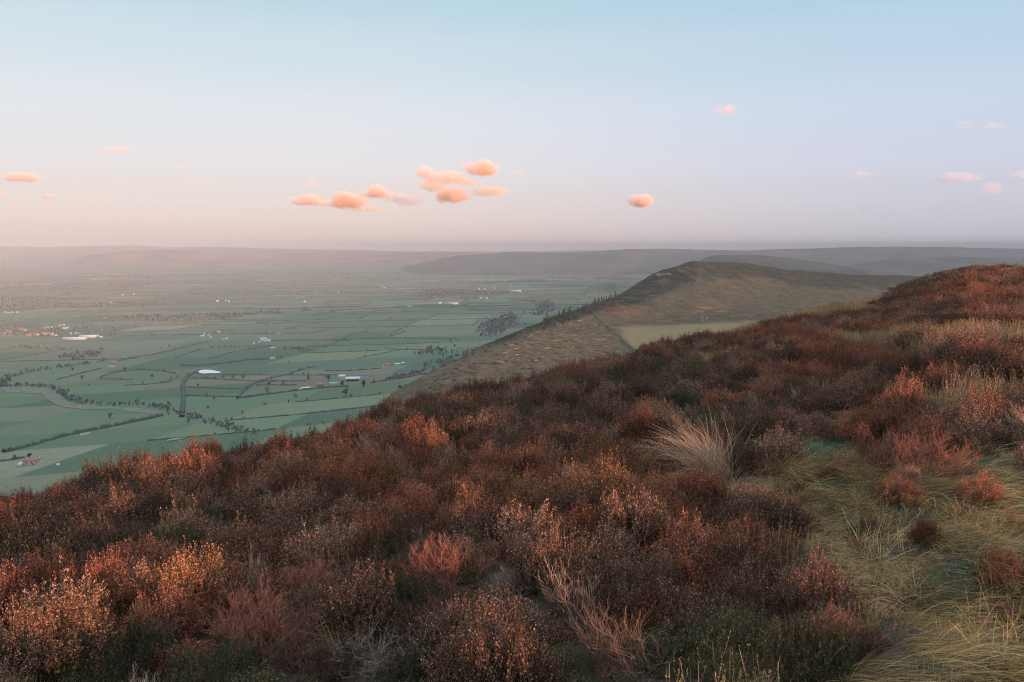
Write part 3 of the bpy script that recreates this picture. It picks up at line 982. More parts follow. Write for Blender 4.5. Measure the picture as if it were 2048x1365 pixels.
HEROES = []
HB, TW, GR, BB = ("heather_bush", "heather bush"), ("twig_bush", "bare bush"), ("grass_tussock", "grass tussock"), ("bilberry_bush", "bilberry bush")
LIST = [
    # name, kind, px, py, size, height, label, rotation, variant
    (HB, "sprig", 52, 962, .72, 1.0, "dark upright sprig plant standing above russet heather near the red-roofed farmhouse", None, 0),
    (HB, "rust", 30, 1010, 1.0, 1.0, "russet heather bush cut by the picture edge below the dark upright sprig", None, 0),
    (HB, "rust", 105, 1000, 1.0, 1.0, "russet heather bush with bare forked stems under it, beside the dark sprig", None, 1),
    (TW, "redtwig", 165, 950, 1.0, .9, "reddest fuzzy bush on the skyline below the white red-roofed farmhouse", 0, 2),
    (TW, "redtwig", 225, 925, 1.0, .9, "second red fuzzy skyline bush along from the reddest one", 2.2, 2),
    (HB, "rust", 300, 905, 1.15, 1.0, "dark russet skyline heather bush in front of the pale lower hill track", None, 2),
    (HB, "rust", 408, 868, 1.15, 1.15, "tall russet skyline heather bush, a peak between two lower bushes", None, 3),
    (TW, "redtwig", 500, 870, 1.05, .95, "fine red twiggy skyline bush left of the pale yellow grass strip", 1.0, 2),
    (HB, "sprig", 596, 832, .80, .9, "shorter of two dark skyline sprigs against the green hillside field", None, 1),
    (HB, "sprig", 624, 828, .95, 1.05, "taller dark skyline sprig with a spiky tip against the green field", None, 0),
    (HB, "pink", 345, 975, 1.0, .95, "pale-topped heather bush with thick twisted stems showing under its crown", None, 0),
    (HB, "pink", 510, 975, 1.0, 1.0, "silvery grey heather bush in the hollow behind the dark gap", None, 1),
    (HB, "pink", 590, 930, 1.1, 1.0, "buff-pink heather bush below the pale yellow grass strip", None, 2),
    (TW, "redtwig", 738, 850, 1.0, 1.1, "bright orange-red spray of twigs leaning over grey bare stems on the slope", -.4, 0),
    (TW, "browntwig", 762, 890, 1.0, .95, "fan of grey leaning bare stems below the orange-red spray", .3, 0),
    (HB, "rust", 690, 830, 1.2, 1.05, "dark russet skyline heather bush next to the spiky dark sprigs", None, 1),
    (HB, "rust", 770, 800, 1.3, 1.0, "round-topped brown skyline heather bush before the farm barns", None, 0),
    (HB, "dark", 905, 765, 1.5, 1.0, "dark round skyline heather bush where the far ridge meets the near slope", None, 2),
    (HB, "orange", 930, 800, 1.1, 1.0, "yellow-orange heather patch below the dark round skyline bush", None, 0),
    (TW, "browntwig", 1022, 790, 1.5, 1.1, "pink-brown fan of tall bare twigs standing up among dark heather", 1.2, 1),
    (HB, "rust", 1130, 718, 1.7, 1.0, "maroon round skyline heather bush in front of the felled hill spur", None, 3),
    (HB, "rust", 1060, 745, 1.5, 1.0, "russet skyline heather bush beside the maroon round one", None, 2),
    (HB, "orange", 1215, 775, 1.5, 1.0, "orange heather bush on the slope below the maroon skyline bush", None, 1),
    (TW, "browntwig", 1140, 810, 1.0, .9, "loose bare stems sprawling over dark heather below the maroon bush", .2, 0),
    (HB, "rust", 1330, 675, 1.9, 1.2, "russet skyline heather bush standing at the edge of the pale far field", None, 0),
    (HB, "sprig", 1285, 690, 1.3, .9, "small dark green sprig at the skyline where the far field wall ends", None, 1),
    (HB, "rust", 1395, 672, 2.2, 1.0, "dark russet skyline heather bush under the pale far field", None, 1),
    (HB, "pink", 1385, 775, 1.9, 1.1, "big domed buff-flowered heather bush behind the pale grass tussock", None, 3),
    (HB, "orange", 1300, 810, 1.3, 1.0, "copper flank of heather next to the big domed bush", None, 2),
    (HB, "rust", 1440, 800, 1.4, 1.05, "russet heather bush just behind the pale grass tussock", None, 0),
    (GR, "straw", 1430, 905, 1.18, 1.0, "tall pale straw-coloured grass tussock bent over by the wind among heather", 0, 0),
    (GR, "straw", 1500, 930, 1.0, .7, "lower pale grass tussock spilling off the tall straw-coloured one", .15, 1),
    (GR, "straw", 1660, 800, 1.6, .8, "flattened pale grass tussock behind the green hollow", .2, 1),
    (GR, "straw", 1545, 985, .65, .8, "small pink-straw grass tuft standing in green grass below the large pale tussock", .1, 0),
    (GR, "straw", 1905, 1070, 1.2, .55, "pale combed grass tussock lying flat beside the dark green grass", -.1, 1),
    (GR, "straw", 1745, 1010, .6, .6, "pinkish flattened grass tuft beneath the big red bush", .1, 1),
    (TW, "redtwig", 1790, 890, 1.9, .8, "big coral-red twiggy bush spreading over the grass, largest of its kind here", 2.6, 2),
    (TW, "redtwig", 1885, 900, 1.25, .95, "pinkish red twiggy bush joined to the big coral-red one", .7, 1),
    (TW, "redtwig", 1800, 965, .8, .8, "small dark red tuft at the foot of the big coral-red bush", 1.7, 2),
    (TW, "redtwig", 1608, 1030, .62, 1.1, "small crimson upright bush between the heather and the combed grass", .4, 2),
    (HB, "rust", 1530, 1075, .95, .95, "rusty heather bush with red stems next to the small crimson one", None, 2),
    (HB, "rust", 1425, 1060, .9, .9, "deep orange-brown heather bush amid dark stems before the combed grass", None, 1),
    (HB, "orange", 790, 950, 1.15, 1.0, "rounded coral heather mound in the middle of the slope", None, 0),
    (HB, "rust", 745, 985, .9, .9, "dull russet skirt of heather under the rounded coral mound", None, 3),
    (HB, "orange", 885, 900, .9, 1.2, "small upright orange heather bush above the rounded coral mound", None, 2),
    (TW, "redtwig", 905, 1110, .95, 1.0, "bright coral bush of swept-back branching twigs in the open heather", .1, 0),
    (TW, "redtwig", 1020, 1090, .72, 1.0, "red-brown upright twig bush beside the swept-back coral one", 1.3, 1),
    (TW, "greytwig", 1010, 1160, .62, .9, "small lilac-grey bare bush under the swept-back coral one", .5, 0),
    (HB, "pink", 1110, 1075, 1.05, .95, "broad pale-pink speckled heather bush in the open slope", None, 1),
    (HB, "pink", 1210, 1090, .9, .95, "buff speckled heather bush beside the broad pale-pink one", None, 2),
    (HB, "orange", 985, 1010, .7, 1.0, "small orange speckled heather bush uphill of the red-brown twigs", None, 1),
    (HB, "orange", 1130, 985, .85, 1.1, "copper upright heather bush in the middle of the moor slope", None, 2),
    (TW, "browntwig", 1190, 1190, 1.05, 1.05, "large fan of brown bare stems leaning from dark ground", .15, 0),
    (TW, "browntwig", 1290, 1270, 1.15, .85, "sprawling fan of grey-pink bare stems low at the picture's bottom", .35, 0),
    (HB, "rust", 1310, 1240, .42, 1.2, "little russet pompom heather sprig among the grey-pink bare stems", None, 2),
    (TW, "greytwig", 740, 1275, .95, .9, "bleached grey tangle of bare heather stems", .9, 1),
    (TW, "redtwig", 620, 1140, 1.0, .9, "brick-red brushy bush uphill of the bleached grey tangle", 2.1, 2),
    (TW, "redtwig", 480, 1200, 1.1, .9, "broad brick-red brushy bush with orange tips in the near slope", .6, 2),
    (TW, "redtwig", 560, 1240, 1.05, .95, "salmon-tipped upright twig bush right against the bleached tangle", 1.6, 1),
    (TW, "browntwig", 575, 1290, .8, .9, "tall grey-brown bare stems holding up the salmon-tipped bush", 1.0, 1),
    (HB, "orange", 130, 1260, 1.15, .95, "large copper heather bush, its flowers thick and orange, at the near corner", None, 0),
    (HB, "orange", 210, 1190, .9, .9, "copper heather bush on the shoulder of the large copper one", None, 1),
    (HB, "pink", 260, 1140, .9, .9, "salmon heather bush uphill of the large copper one", None, 3),
    (HB, "orange", 330, 1100, .8, .95, "pink-orange heather bush above the broad brick-red brush", None, 2),
    (HB, "orange", 395, 1065, .7, 1.0, "small bright coral heather bush below the silvery hollow", None, 0),
    (HB, "rust", 380, 1300, .8, .9, "deep red heather bush at the near edge between copper and brick-red bushes", None, 1),
    (BB, "berry", 690, 1110, .9, 1.0, "yellow-green bilberry clump beside the brick-red brush", None, 0),
    (BB, "berryred", 60, 1090, 1.2, 1.0, "golden-brown bilberry bush at the edge below the russet heather", None, 0),
    (BB, "berryred", 130, 1110, 1.0, 1.0, "olive-gold bilberry bush next to the golden-brown one", None, 1),
    (BB, "berry", 1700, 700, 3.2, 1.0, "yellow-green bilberry patch lit on the upper slope", None, 2),
    (BB, "berry", 1765, 690, 2.8, .9, "lemon bilberry patch beside the yellow-green one", None, 1),
    (BB, "berryred", 1920, 660, 3.2, 1.0, "golden bilberry patch below the heather hump", None, 0),
    (BB, "berryred", 1990, 735, 2.4, 1.1, "amber bilberry patch at the picture edge below the dark heather mound", None, 1),
    (BB, "berry", 1590, 1290, .7, 1.0, "olive-yellow bilberry clump by the near combed grass", None, 1),
    (HB, "dark", 1830, 670, 3.6, 1.0, "dark purple-brown heather mound between golden bilberry patches", None, 1),
    (HB, "dark", 1990, 690, 3.4, 1.1, "dark dome of heather with a grey-lilac fringe behind it", None, 2),
    (TW, "greytwig", 1985, 650, 3.4, .8, "grey-lilac fuzzy bush fringing the dark heather dome", .4, 1),
    (TW, "redtwig", 1990, 612, 3.2, .8, "scarlet-brown twig patch on the foot of the heather hump", 1.4, 2),
    (TW, "redtwig", 2020, 575, 3.6, .8, "salmon-red twig patch high on the heather hump", .4, 2),
    (TW, "greytwig", 1585, 735, 1.9, 1.0, "spiky grey-pink bare bush in the middle of the upper slope", .8, 0),
    (TW, "redtwig", 1650, 760, 1.5, .9, "wine-red twig bush with crooked stems below the bilberry patches", 2.9, 1),
    (TW, "redtwig", 1815, 750, 2.0, .8, "dull crimson twig bush below the dark purple-brown mound", 1.9, 2),
    (TW, "browntwig", 1500, 735, 2.0, .9, "sprawl of pale bare stems over heather behind the domed buff bush", .2, 0),
]
for (nm, cat), kd, px, py, sz, hg, lab, rot, var in LIST:
    if sz > 1.35 and nm != "grass_tussock" and py < 820:
        sz = 1.35 + (sz - 1.35) * .22
        hg *= .85
    plant(nm, kd, px, py, sz * (.93 if nm != "grass_tussock" else 1), lab, cat, rot, hg, var)

# ---- the carpet between them: nobody could count it
SRC = {}
for kd, vs in KIND.items():
    c = bpy.data.collections.new(kd + "_plants")
    for st, fo in vs:
        # stems and leaves joined into one mesh with two materials
        parts = [x for x in (st, fo) if x is not None]
        gg = Geo()
        for q, me0 in enumerate(parts):
            n = len(me0.vertices)
            co = np.empty(n * 3, np.float32); me0.vertices.foreach_get("co", co)
            tc0 = np.empty(n * 4, np.float32); me0.color_attributes["tint"].data.foreach_get("color", tc0)
            li = np.empty(len(me0.loops), np.int32); me0.loops.foreach_get("vertex_index", li)
            gg.add(co.reshape(-1, 3), li.reshape(-1, 4), tc0.reshape(-1, 4)[:, 0], q)
        o = bpy.data.objects.new(kd + "_plant", gg.mesh(kd + "_plant", [p.materials[0] for p in parts]))
        c.objects.link(o)
    SRC[kd] = c


def carpet(name, kd, pts, label=None):
    """pts: x y z, rotation, scale, height"""
    pts = np.array(pts, float)
    if not len(pts):
        return
    me = mesh(name, pts[:, :3], np.zeros((0, 3), int)) if False else bpy.data.meshes.new(name)
    me.vertices.add(len(pts))
    me.vertices.foreach_set("co", pts[:, :3].astype(np.float32).ravel())
    for an, tp, val in (("turn", "FLOAT_VECTOR", np.stack([pts[:, 6], pts[:, 7], pts[:, 3]], 1)), ("size", "FLOAT_VECTOR", np.stack([pts[:, 4], pts[:, 4], pts[:, 4] * pts[:, 5]], 1))):
        at_ = me.attributes.new(an, tp, "POINT")
        at_.data.foreach_set("vector", val.astype(np.float32).ravel())
    pk = me.attributes.new("pick", "INT", "POINT")
    pk.data.foreach_set("value", np.random.default_rng(len(pts)).integers(0, 50, len(pts)).astype(np.int32))
    o = obj(name, me)
    ng = bpy.data.node_groups.new(name, "GeometryNodeTree")
    ng.interface.new_socket("Geometry", in_out="INPUT", socket_type="NodeSocketGeometry")
    ng.interface.new_socket("Geometry", in_out="OUTPUT", socket_type="NodeSocketGeometry")
    gi, go = ng.nodes.new("NodeGroupInput"), ng.nodes.new("NodeGroupOutput")
    ci = ng.nodes.new("GeometryNodeCollectionInfo")
    ci.inputs["Collection"].default_value = SRC[kd]
    ci.inputs["Separate Children"].default_value = True
    ci.inputs["Reset Children"].default_value = True
    ip = ng.nodes.new("GeometryNodeInstanceOnPoints")
    ip.inputs["Pick Instance"].default_value = True

    def named(an, tp):
        q = ng.nodes.new("GeometryNodeInputNamedAttribute")
        q.data_type = tp
        q.inputs["Name"].default_value = an
        return q.outputs["Attribute"]
    L = ng.links.new
    L(gi.outputs[0], ip.inputs["Points"]); L(ci.outputs[0], ip.inputs["Instance"])
    L(named("pick", "INT"), ip.inputs["Instance Index"])
    er = ng.nodes.new("FunctionNodeEulerToRotation")
    L(named("turn", "FLOAT_VECTOR"), er.inputs[0]); L(er.outputs[0], ip.inputs["Rotation"])
    L(named("size", "FLOAT_VECTOR"), ip.inputs["Scale"])
    L(ip.outputs[0], go.inputs[0])
    md = o.modifiers.new("plants", "NODES"); md.node_group = ng
    tag(o, kind="stuff")
    return o


def in_grass(px, py):
    """how far a place belongs to the grassy flank"""
    a = np.interp(py, [860, 900, 960, 1020, 1100, 1200, 1300, 1400], [2100, 1520, 1500, 1640, 1690, 1640, 1560, 1500])
    return px - a


BUCK = {k: [] for k in KIND}
rp = np.random.default_rng(42)
Y, cnt = 1.25, 0
while Y < 60:
    step = .17 + .0065 * Y if Y < 20 else .30 + .012 * (Y - 20)
    X = -1.0 * Y - .8
    while X < .98 * Y + .8:
        x, y = X + rp.uniform(-.5, .5) * step, Y + rp.uniform(-.5, .5) * step
        X += step
        th, r = math.degrees(math.atan2(x, y)), math.hypot(x, y)
        rc = float(np.interp(th, TH_T, RC_T))
        if r > rc * 1.06 + .5:
            continue
        z = float(moor(x, y))
        px, py = project(x, y, z + EYE + .2)
        if px < -260 or px > 2320 or py > 1640:
            continue
        shr = .35 if float(in_grass(px, py)) > -60 and py > 820 else 1.0       # grass grows right up to the bushes in it
        near = min((math.hypot(x - hx_, y - hy_) / (hr * shr) for hx_, hy_, hr in HEROES), default=9)
        low = near < 1
        if near < .45:
            continue
        n1 = float(vnoise(x, y, 1.1 + .05 * Y, 71)); n2 = float(vnoise(x, y, 1.7 + .05 * Y, 72)); n3 = rp.uniform()
        gd = float(in_grass(px, py)) + 70 * n1
        sz, hg, rot = step / .235 * rp.uniform(.62, 1.28), rp.uniform(.72, 1.22), rp.uniform(0, 6.28)
        if gd > 0 and py > 860:
            kd = "lush" if n2 > .16 or (px > 1850 and n2 > -.1) else "tan"
            if n3 < .03:
                kd = "berry"
            elif n3 < .045:
                kd = "rust"
            elif n3 < .22:
                kd = "shortgrass"
            elif n3 < .27:
                kd = "pink"
            elif n3 < .33:
                kd = "browntwig" if n2 > 0 else "rust"
            elif n3 < .40:
                kd = "straw"
            rot = rp.normal(0, .3) + .5 * n2; sz = step / .19 * rp.uniform(.7, 1.15)
            if kd in ("berry", "rust", "pink", "browntwig", "straw"):
                sz *= .5
        elif gd > -120 and py > 860 and n3 < .55:
            kd = "tan" if n3 < .2 else ("shortgrass" if n3 < .4 else "berry"); rot = rp.normal(0, .4)
        elif 1560 < px < 1760 and 850 < py < 985 and n1 > -.5:
            kd = "lush"; rot = rp.normal(0, .5)
        elif 520 < px < 650 and 838 < py < 880:
            kd = "shortgrass"
        elif py < 800 and px > 1240:                                  # the upper slope
            if py > 585 and n2 > .22 and px > 1380:
                kd = "berry" if n1 > .1 else ("berryred" if n3 < .7 else "shortgrass")
            elif n1 > .35:
                kd = "rust"
            elif n1 < -.45:
                kd = "green" if n3 < .5 else "dark"
            else:
                kd = "dark" if n3 < .45 else ("rust" if n3 < .75 else ("pink" if n3 < .88 else "browntwig"))
        else:
            q = n1 * .9 + (n3 - .5) * .8
            if q > .62:
                kd = "orange" if n2 > 0 else "redtwig"
            elif q > .20:
                kd = "rust" if n2 > -.2 else "pink"
            elif q > -.02:
                kd = "pink" if n2 > .05 else "dark"
            elif q > -.28:
                kd = "dark" if n2 > -.35 else "pink"
            elif q > -.6:
                kd = "green"
            else:
                kd = "browntwig" if n3 < .2 else ("berry" if n2 > .3 else "green")
            if n3 > .93:
                kd = "shortgrass"
            elif n3 > .86:
                kd = "browntwig" if n2 > -.2 else "redtwig"
            if r > rc - 1.2 and kd in ("browntwig", "berry", "green"):
                kd = "rust"
        if kd in ("redtwig", "browntwig", "greytwig"):
            rot = rp.normal(0, .6); sz *= .85
        if low:                                                       # only low growth crowds against a bush that stands out
            sz *= .62; hg *= .7
            if gd > -260 and py > 780:
                kd = "shortgrass" if n3 < .7 else "tan"
            elif kd in ("redtwig", "browntwig", "orange", "pink"):
                kd = "dark"
        hg *= min(1.0, 1.25 / sz)
        if kd in ("tan", "lush", "shortgrass") and gd > 0:                       # the turf is thick: a second tuft close by
            x2, y2 = x + rp.normal(0, step * .5), y + rp.normal(0, step * .5)
            BUCK["lush" if rp.uniform() < .4 else kd].append((x2, y2, float(moor(x2, y2)) + EYE - .03, rot + rp.normal(0, .25), sz * rp.uniform(.6, 1.0), hg, rp.normal(0, .06), rp.normal(0, .06)))
        BUCK[kd].append((x, y, z + EYE - .03, rot, sz, hg, rp.normal(0, .06), rp.normal(0, .06)))
        cnt += 1
    Y += step
NAMES = {"rust": "russet_heather_undergrowth", "orange": "copper_heather_undergrowth", "pink": "faded_heather_undergrowth", "dark": "dark_heather_undergrowth", "green": "green_heather_undergrowth", "redtwig": "red_twig_undergrowth", "browntwig": "bare_twig_undergrowth",
         "greytwig": "grey_twig_undergrowth", "berry": "bilberry_undergrowth", "berryred": "autumn_bilberry_undergrowth", "tan": "tan_grass", "lush": "green_grass", "shortgrass": "short_moor_grass", "straw": "straw_grass", "sprig": "sprig_undergrowth"}
for kd, pts in BUCK.items():
    carpet(NAMES[kd], kd, pts)
print("carpet plants", cnt, {k: len(v) for k, v in BUCK.items()})
#PART4
# ------------------------------------------------------------------ valley: hedges, trees, farms
rv = np.random.default_rng(77)
m_hedge, nt, b = nodes("hedge_leaf")
c = ramp(nt, [(.3, (.050, .056, .044)), (.5, (.078, .084, .062)), (.7, (.115, .11, .084))])
nt.links.new(noise(nt, .5, 4), c.inputs[0]); nt.links.new(c.outputs[0], b.inputs["Base Color"]); b.inputs["Specular IOR Level"].default_value = 0
m_bare = plant_mat("bare_twig_crown", [(0, (.11, .098, .088)), (.5, (.18, .163, .148)), (1, (.26, .235, .205))], spread=.1)
m_ever = plant_mat("evergreen_crown", [(0, (.010, .018, .012)), (.5, (.022, .036, .022)), (1, (.05, .066, .036))], spread=.1)
m_bark = flat_mat("bark", (.06, .048, .04), .9)


def hedge_arr(pts, w=2.6, h=2.4, step=5.0):
    pts = np.asarray(pts, float)
    seg = np.concatenate([[0], np.cumsum(np.hypot(*np.diff(pts, axis=0).T))])
    n = max(4, int(seg[-1] / step))
    s = np.linspace(0, seg[-1], n)
    x, y = np.interp(s, seg, pts[:, 0]), np.interp(s, seg, pts[:, 1])
    x = x + rv.normal(0, .5, n); y = y + rv.normal(0, .5, n)
    z = plain(x, y)
    d = np.stack([np.gradient(x), np.gradient(y)], 1); d /= np.linalg.norm(d, axis=1, keepdims=True) + 1e-9
    nn = np.stack([-d[:, 1], d[:, 0]], 1)
    hh = h * rv.uniform(.55, 1.25, n); ww = w * rv.uniform(.7, 1.25, n)
    hh *= np.where(rv.random(n) < .05, .35, 1)
    rows = []
    for o, zz in ((-.5, -.2), (-.55, .55), (-.15, 1.0), (.25, .95), (.55, .5), (.5, -.2)):
        j = rv.normal(0, .12, n)
        rows.append(np.stack([x + nn[:, 0] * ww * (o + j), y + nn[:, 1] * ww * (o + j), z + hh * zz * rv.uniform(.85, 1.15, n)], 1))
    V = np.stack(rows, 1)
    i = np.arange(n * 6).reshape(n, 6)
    F = np.stack([i[:-1, :-1], i[1:, :-1], i[1:, 1:], i[:-1, 1:]], -1).reshape(-1, 4)
    return V.reshape(-1, 3), F


def pixline(pp):
    return np.array([hit(*p) for p in pp])


HEDGES = [
    ([(8, 906), (60, 893), (110, 878), (160, 866), (200, 858), (250, 848), (300, 838), (326, 831)], 5, 4.5, "long thick dark hedge behind the white red-roofed farmhouse field"),
    ([(-30, 928), (0, 924), (22, 921), (48, 916)], 3, 2.5, "short hedge joining the white red-roofed farmhouse from the picture edge"),
    ([(398, 743), (376, 752), (366, 770), (368, 790), (366, 812), (364, 835)], 5, 4, "bushy hedge bending down from the pond's end to the stream"),
    ([(368, 775), (430, 777), (487, 779)], 2.2, 2, "thin hedge, middle of three under the pond"),
    ([(382, 757), (437, 759), (497, 763), (611, 763)], 2.4, 2, "long thin hedge first below the pond"),
    ([(446, 750), (569, 751), (675, 751)], 2.4, 2, "straight hedge running from the pond towards the barns"),
    ([(512, 771), (594, 771)], 2.2, 2, "short straight hedge with two round bushes on it"),
    ([(476, 796), (492, 779), (504, 770), (529, 760), (572, 751), (603, 740), (632, 733)], 3.4, 3, "slanting hedge climbing across the small fields by the pond"),
    ([(374, 791), (401, 793), (470, 794)], 2.4, 2, "lowest thin hedge under the pond, next to the rounded hill field"),
    ([(473, 798), (538, 789), (593, 782), (651, 776), (700, 773)], 3.4, 3, "lane-side hedge along the foot of the hill to the barns"),
    ([(360, 732), (401, 732), (446, 728), (495, 721), (540, 719), (564, 714)], 3.4, 3.4, "bushy hedge above the pond leading to a lone white shed"),
    ([(350, 717), (384, 705), (406, 699)], 2.6, 2, "short slanting hedge above the bushy pond hedge"),
    ([(415, 719), (470, 704), (497, 699), (543, 692)], 2.8, 2.4, "slanting hedge below the cluster of white farm buildings"),
    ([(236, 723), (265, 716), (301, 711), (350, 700), (398, 688), (423, 684)], 3, 2.6, "long straight slanting hedge starting at the white cottage"),
    ([(543, 682), (606, 681), (700, 682)], 3, 2.4, "straight hedge beyond the small dark copse"),
    ([(116, 760), (145, 752), (180, 743), (202, 738)], 2.8, 2.2, "slanting hedge below the white cottage"),
    ([(200, 758), (207, 752), (227, 747), (256, 741)], 2.8, 2.2, "hooked hedge at the corner of the pale rounded field"),
    ([(263, 740), (291, 740), (325, 743), (350, 747)], 2.6, 2.2, "arched hedge over the field with one round tree"),
    ([(202, 759), (265, 760)], 2.0, 1.8, "faint low hedge below the hooked hedge"),
    ([(248, 772), (291, 770), (340, 765), (342, 755)], 2.4, 2, "hedge under the one round field tree"),
    ([(741, 767), (804, 757), (855, 748)], 3.2, 3, "hedge edging the pale field under the ridge-foot wood"),
    ([(799, 776), (835, 767), (872, 757)], 6, 4, "dark thick hedge just over the heather skyline by the pale field"),
    ([(770, 699), (855, 700)], 2.6, 2.2, "hedge on the plain leading to the dark ridge-foot wood"),
    ([(650, 681), (710, 679), (778, 677), (915, 678)], 2.8, 2.4, "longest straight hedge across the green fields beyond the barns"),
    ([(650, 743), (701, 742), (759, 738)], 3, 2.6, "hedge just beyond the barns with the pale roof"),
    ([(650, 695), (684, 680), (706, 668), (735, 663)], 3, 2.6, "slanting hedge climbing the far green fields"),
]
hedge_mid = []
for pp, hw, hh, lab in HEDGES:
    P = pixline(pp)
    V, F = hedge_arr(P, hw, hh, 3.5)
    tag(obj("hedge", mesh("hedge", V, F, [m_hedge])), lab, "hedge", "hedges on the valley floor")
    hedge_mid += [p for p in P]
hedge_mid = np.array(hedge_mid)
small = []
for sgm in seg_near:
    mx, my = sgm.mean(0)
    px, py = project(mx, my, float(plain(mx, my)))
    if px < -60 or px > 960 or py > 990 or (px > 700 and py > 690 and px > 700 + (820 - py) * 1.2):
        continue
    if np.min(np.hypot(hedge_mid[:, 0] - mx, hedge_mid[:, 1] - my)) < 95:
        continue
    if py > 775 and px < 340 and py < 905:
        continue                                     # the big smooth field by the stream has no hedges in it
    V, F = hedge_arr(sgm, 2.0, 1.7, 6)
    tag(obj("hedge", mesh("hedge", V, F, [m_hedge])), "low dark hedge, one of the many plain ones dividing the green valley fields", "hedge", "plain low hedges between valley fields")
g = Geo()
for sgm in seg_far:
    V, F = hedge_arr(sgm, 4, 3.4, 22)
    g.add(V, F, .5)
tag(obj("distant_hedges_undergrowth", g.mesh("distant_hedges", [m_hedge])), kind="stuff")

# --- trees
def tree_mesh(seed, h=10.0, wide=.42, n=340, ever=False):
    r = np.random.default_rng(seed)
    tr, cr = Geo(), Geo()
    P = [np.array([[0, 0, -.5], [.1, 0, h * .25], [.0, .1, h * .5], [.1, .1, h * .8]])]
    R = [np.array([.030, .024, .016, .006]) * h]
    for k in range(9):
        a, z0 = r.uniform(0, 2 * PI), h * r.uniform(.25, .6)
        e = np.array([math.cos(a) * h * wide * .8, math.sin(a) * h * wide * .8, z0 + h * r.uniform(.12, .3)])
        s0 = np.array([.05, .05, z0])
        P.append(np.stack([s0, s0 * .6 + e * .4 + [0, 0, h * .04], s0 * .3 + e * .7 + [0, 0, h * .03], e]))
        R.append(np.array([.011, .008, .006, .003]) * h)
    V, F = tubes(np.stack(P), np.stack(R), 4)
    tr.add(V, F, .4)
    lob = r.normal(0, 1, (8, 3)); lob = unit(lob) * r.uniform(.3, .75, (8, 1)); lob[:, 2] = lob[:, 2] * .95
    k = r.integers(0, 8, n)
    c = lob[k] + unit(r.normal(0, 1, (n, 3))) * r.uniform(.05, .42, (n, 1))
    c = c * np.array([wide * h, wide * h, .5 * h]) + np.array([0, 0, .52 * h])
    c[:, 2] = np.maximum(c[:, 2], h * .05)
    d = unit(r.normal(0, 1, (n, 3)) + np.array([0, 0, .6]))
    sz = h * r.uniform(.05, .11, n) * (1.25 if ever else 1)
    V, F = flakes(c, d, sz * 1.5, sz * .9, r)
    cr.add(V, F, np.repeat(np.clip(r.normal(.5, .22, n), 0, 1), 4))
    return tr, cr


def conifer_mesh(seed, h=9.0, n=150):
    r = np.random.default_rng(seed)
    tr, cr = Geo(), Geo()
    V, F = tubes(np.array([[[0, 0, -.5], [0, 0, h * .5], [0, 0, h * .98]]]), np.array([[.02, .014, .004]]) * h, 5)
    tr.add(V, F, .4)
    t = np.sqrt(r.uniform(0, 1, n)); a = r.uniform(0, 2 * PI, n)
    z = h * (1 - t * .88); rad = h * .20 * t * r.uniform(.3, 1.05, n)
    c = np.stack([rad * np.cos(a), rad * np.sin(a), z], 1)
    d = unit(np.stack([np.cos(a), np.sin(a), np.full(n, -.35)], 1) + r.normal(0, .25, (n, 3)))
    V, F = flakes(c, d, h * r.uniform(.08, .16, n), h * r.uniform(.04, .075, n), r)
    cr.add(V, F, np.repeat(np.clip(r.normal(.45, .2, n), 0, 1), 4))
    return tr, cr


TREES = []
for q in range(6):
    tr, cr = tree_mesh(300 + q, 10, [.40, .46, .36, .5, .42, .38][q])
    TREES.append((tr.mesh("tree_trunk", [m_bark]), cr.mesh("tree_crown", [m_bare])))
EVER = []
for q in range(3):
    tr, cr = tree_mesh(320 + q, 9, .40, 300, True)
    EVER.append((tr.mesh("evergreen_trunk", [m_bark]), cr.mesh("evergreen_crown", [m_ever])))
CONI = []
for q in range(4):
    tr, cr = conifer_mesh(340 + q, [9, 10, 8, 11][q])
    CONI.append((tr.mesh("conifer_trunk", [m_bark]), cr.mesh("conifer_crown", [m_ever])))


def tree(name, var, x, y, z, s, label, group=None, cat="tree"):
    o = bpy.data.objects.new(name, None)
    COL.objects.link(o)
    o.location = (x, y, z); o.rotation_euler = (0, 0, rv.uniform(0, 6.28)); o.scale = (s * rv.uniform(.9, 1.15), s * rv.uniform(.9, 1.15), s)
    tag(o, label, cat, group)
    obj("trunk", var[0], o); obj("crown", var[1], o)
    return o


FILL = []


def belt(pp, n, s, spread, label, group, kinds=None):
    P = pixline(pp)
    seg = np.concatenate([[0], np.cumsum(np.hypot(*np.diff(P, axis=0).T))])
    for q in rv.uniform(0, seg[-1], int(n * 2.2)):           # the low scrub and lesser trees that close the belt up
        x = np.interp(q, seg, P[:, 0]) + rv.normal(0, spread * .9); y = np.interp(q, seg, P[:, 1]) + rv.normal(0, spread * .9)
        FILL.append((x, y, float(plain(x, y)) - .3, rv.uniform(0, 6.28), s * rv.uniform(.35, .75), 1, 0, 0))
    for q in np.sort(rv.uniform(0, seg[-1], n)):
        x = np.interp(q, seg, P[:, 0]) + rv.normal(0, spread); y = np.interp(q, seg, P[:, 1]) + rv.normal(0, spread)
        kk = kinds or TREES
        tree("tree", kk[rv.integers(len(kk))], x, y, float(plain(x, y)), s * rv.uniform(.6, 1.2), label, group)


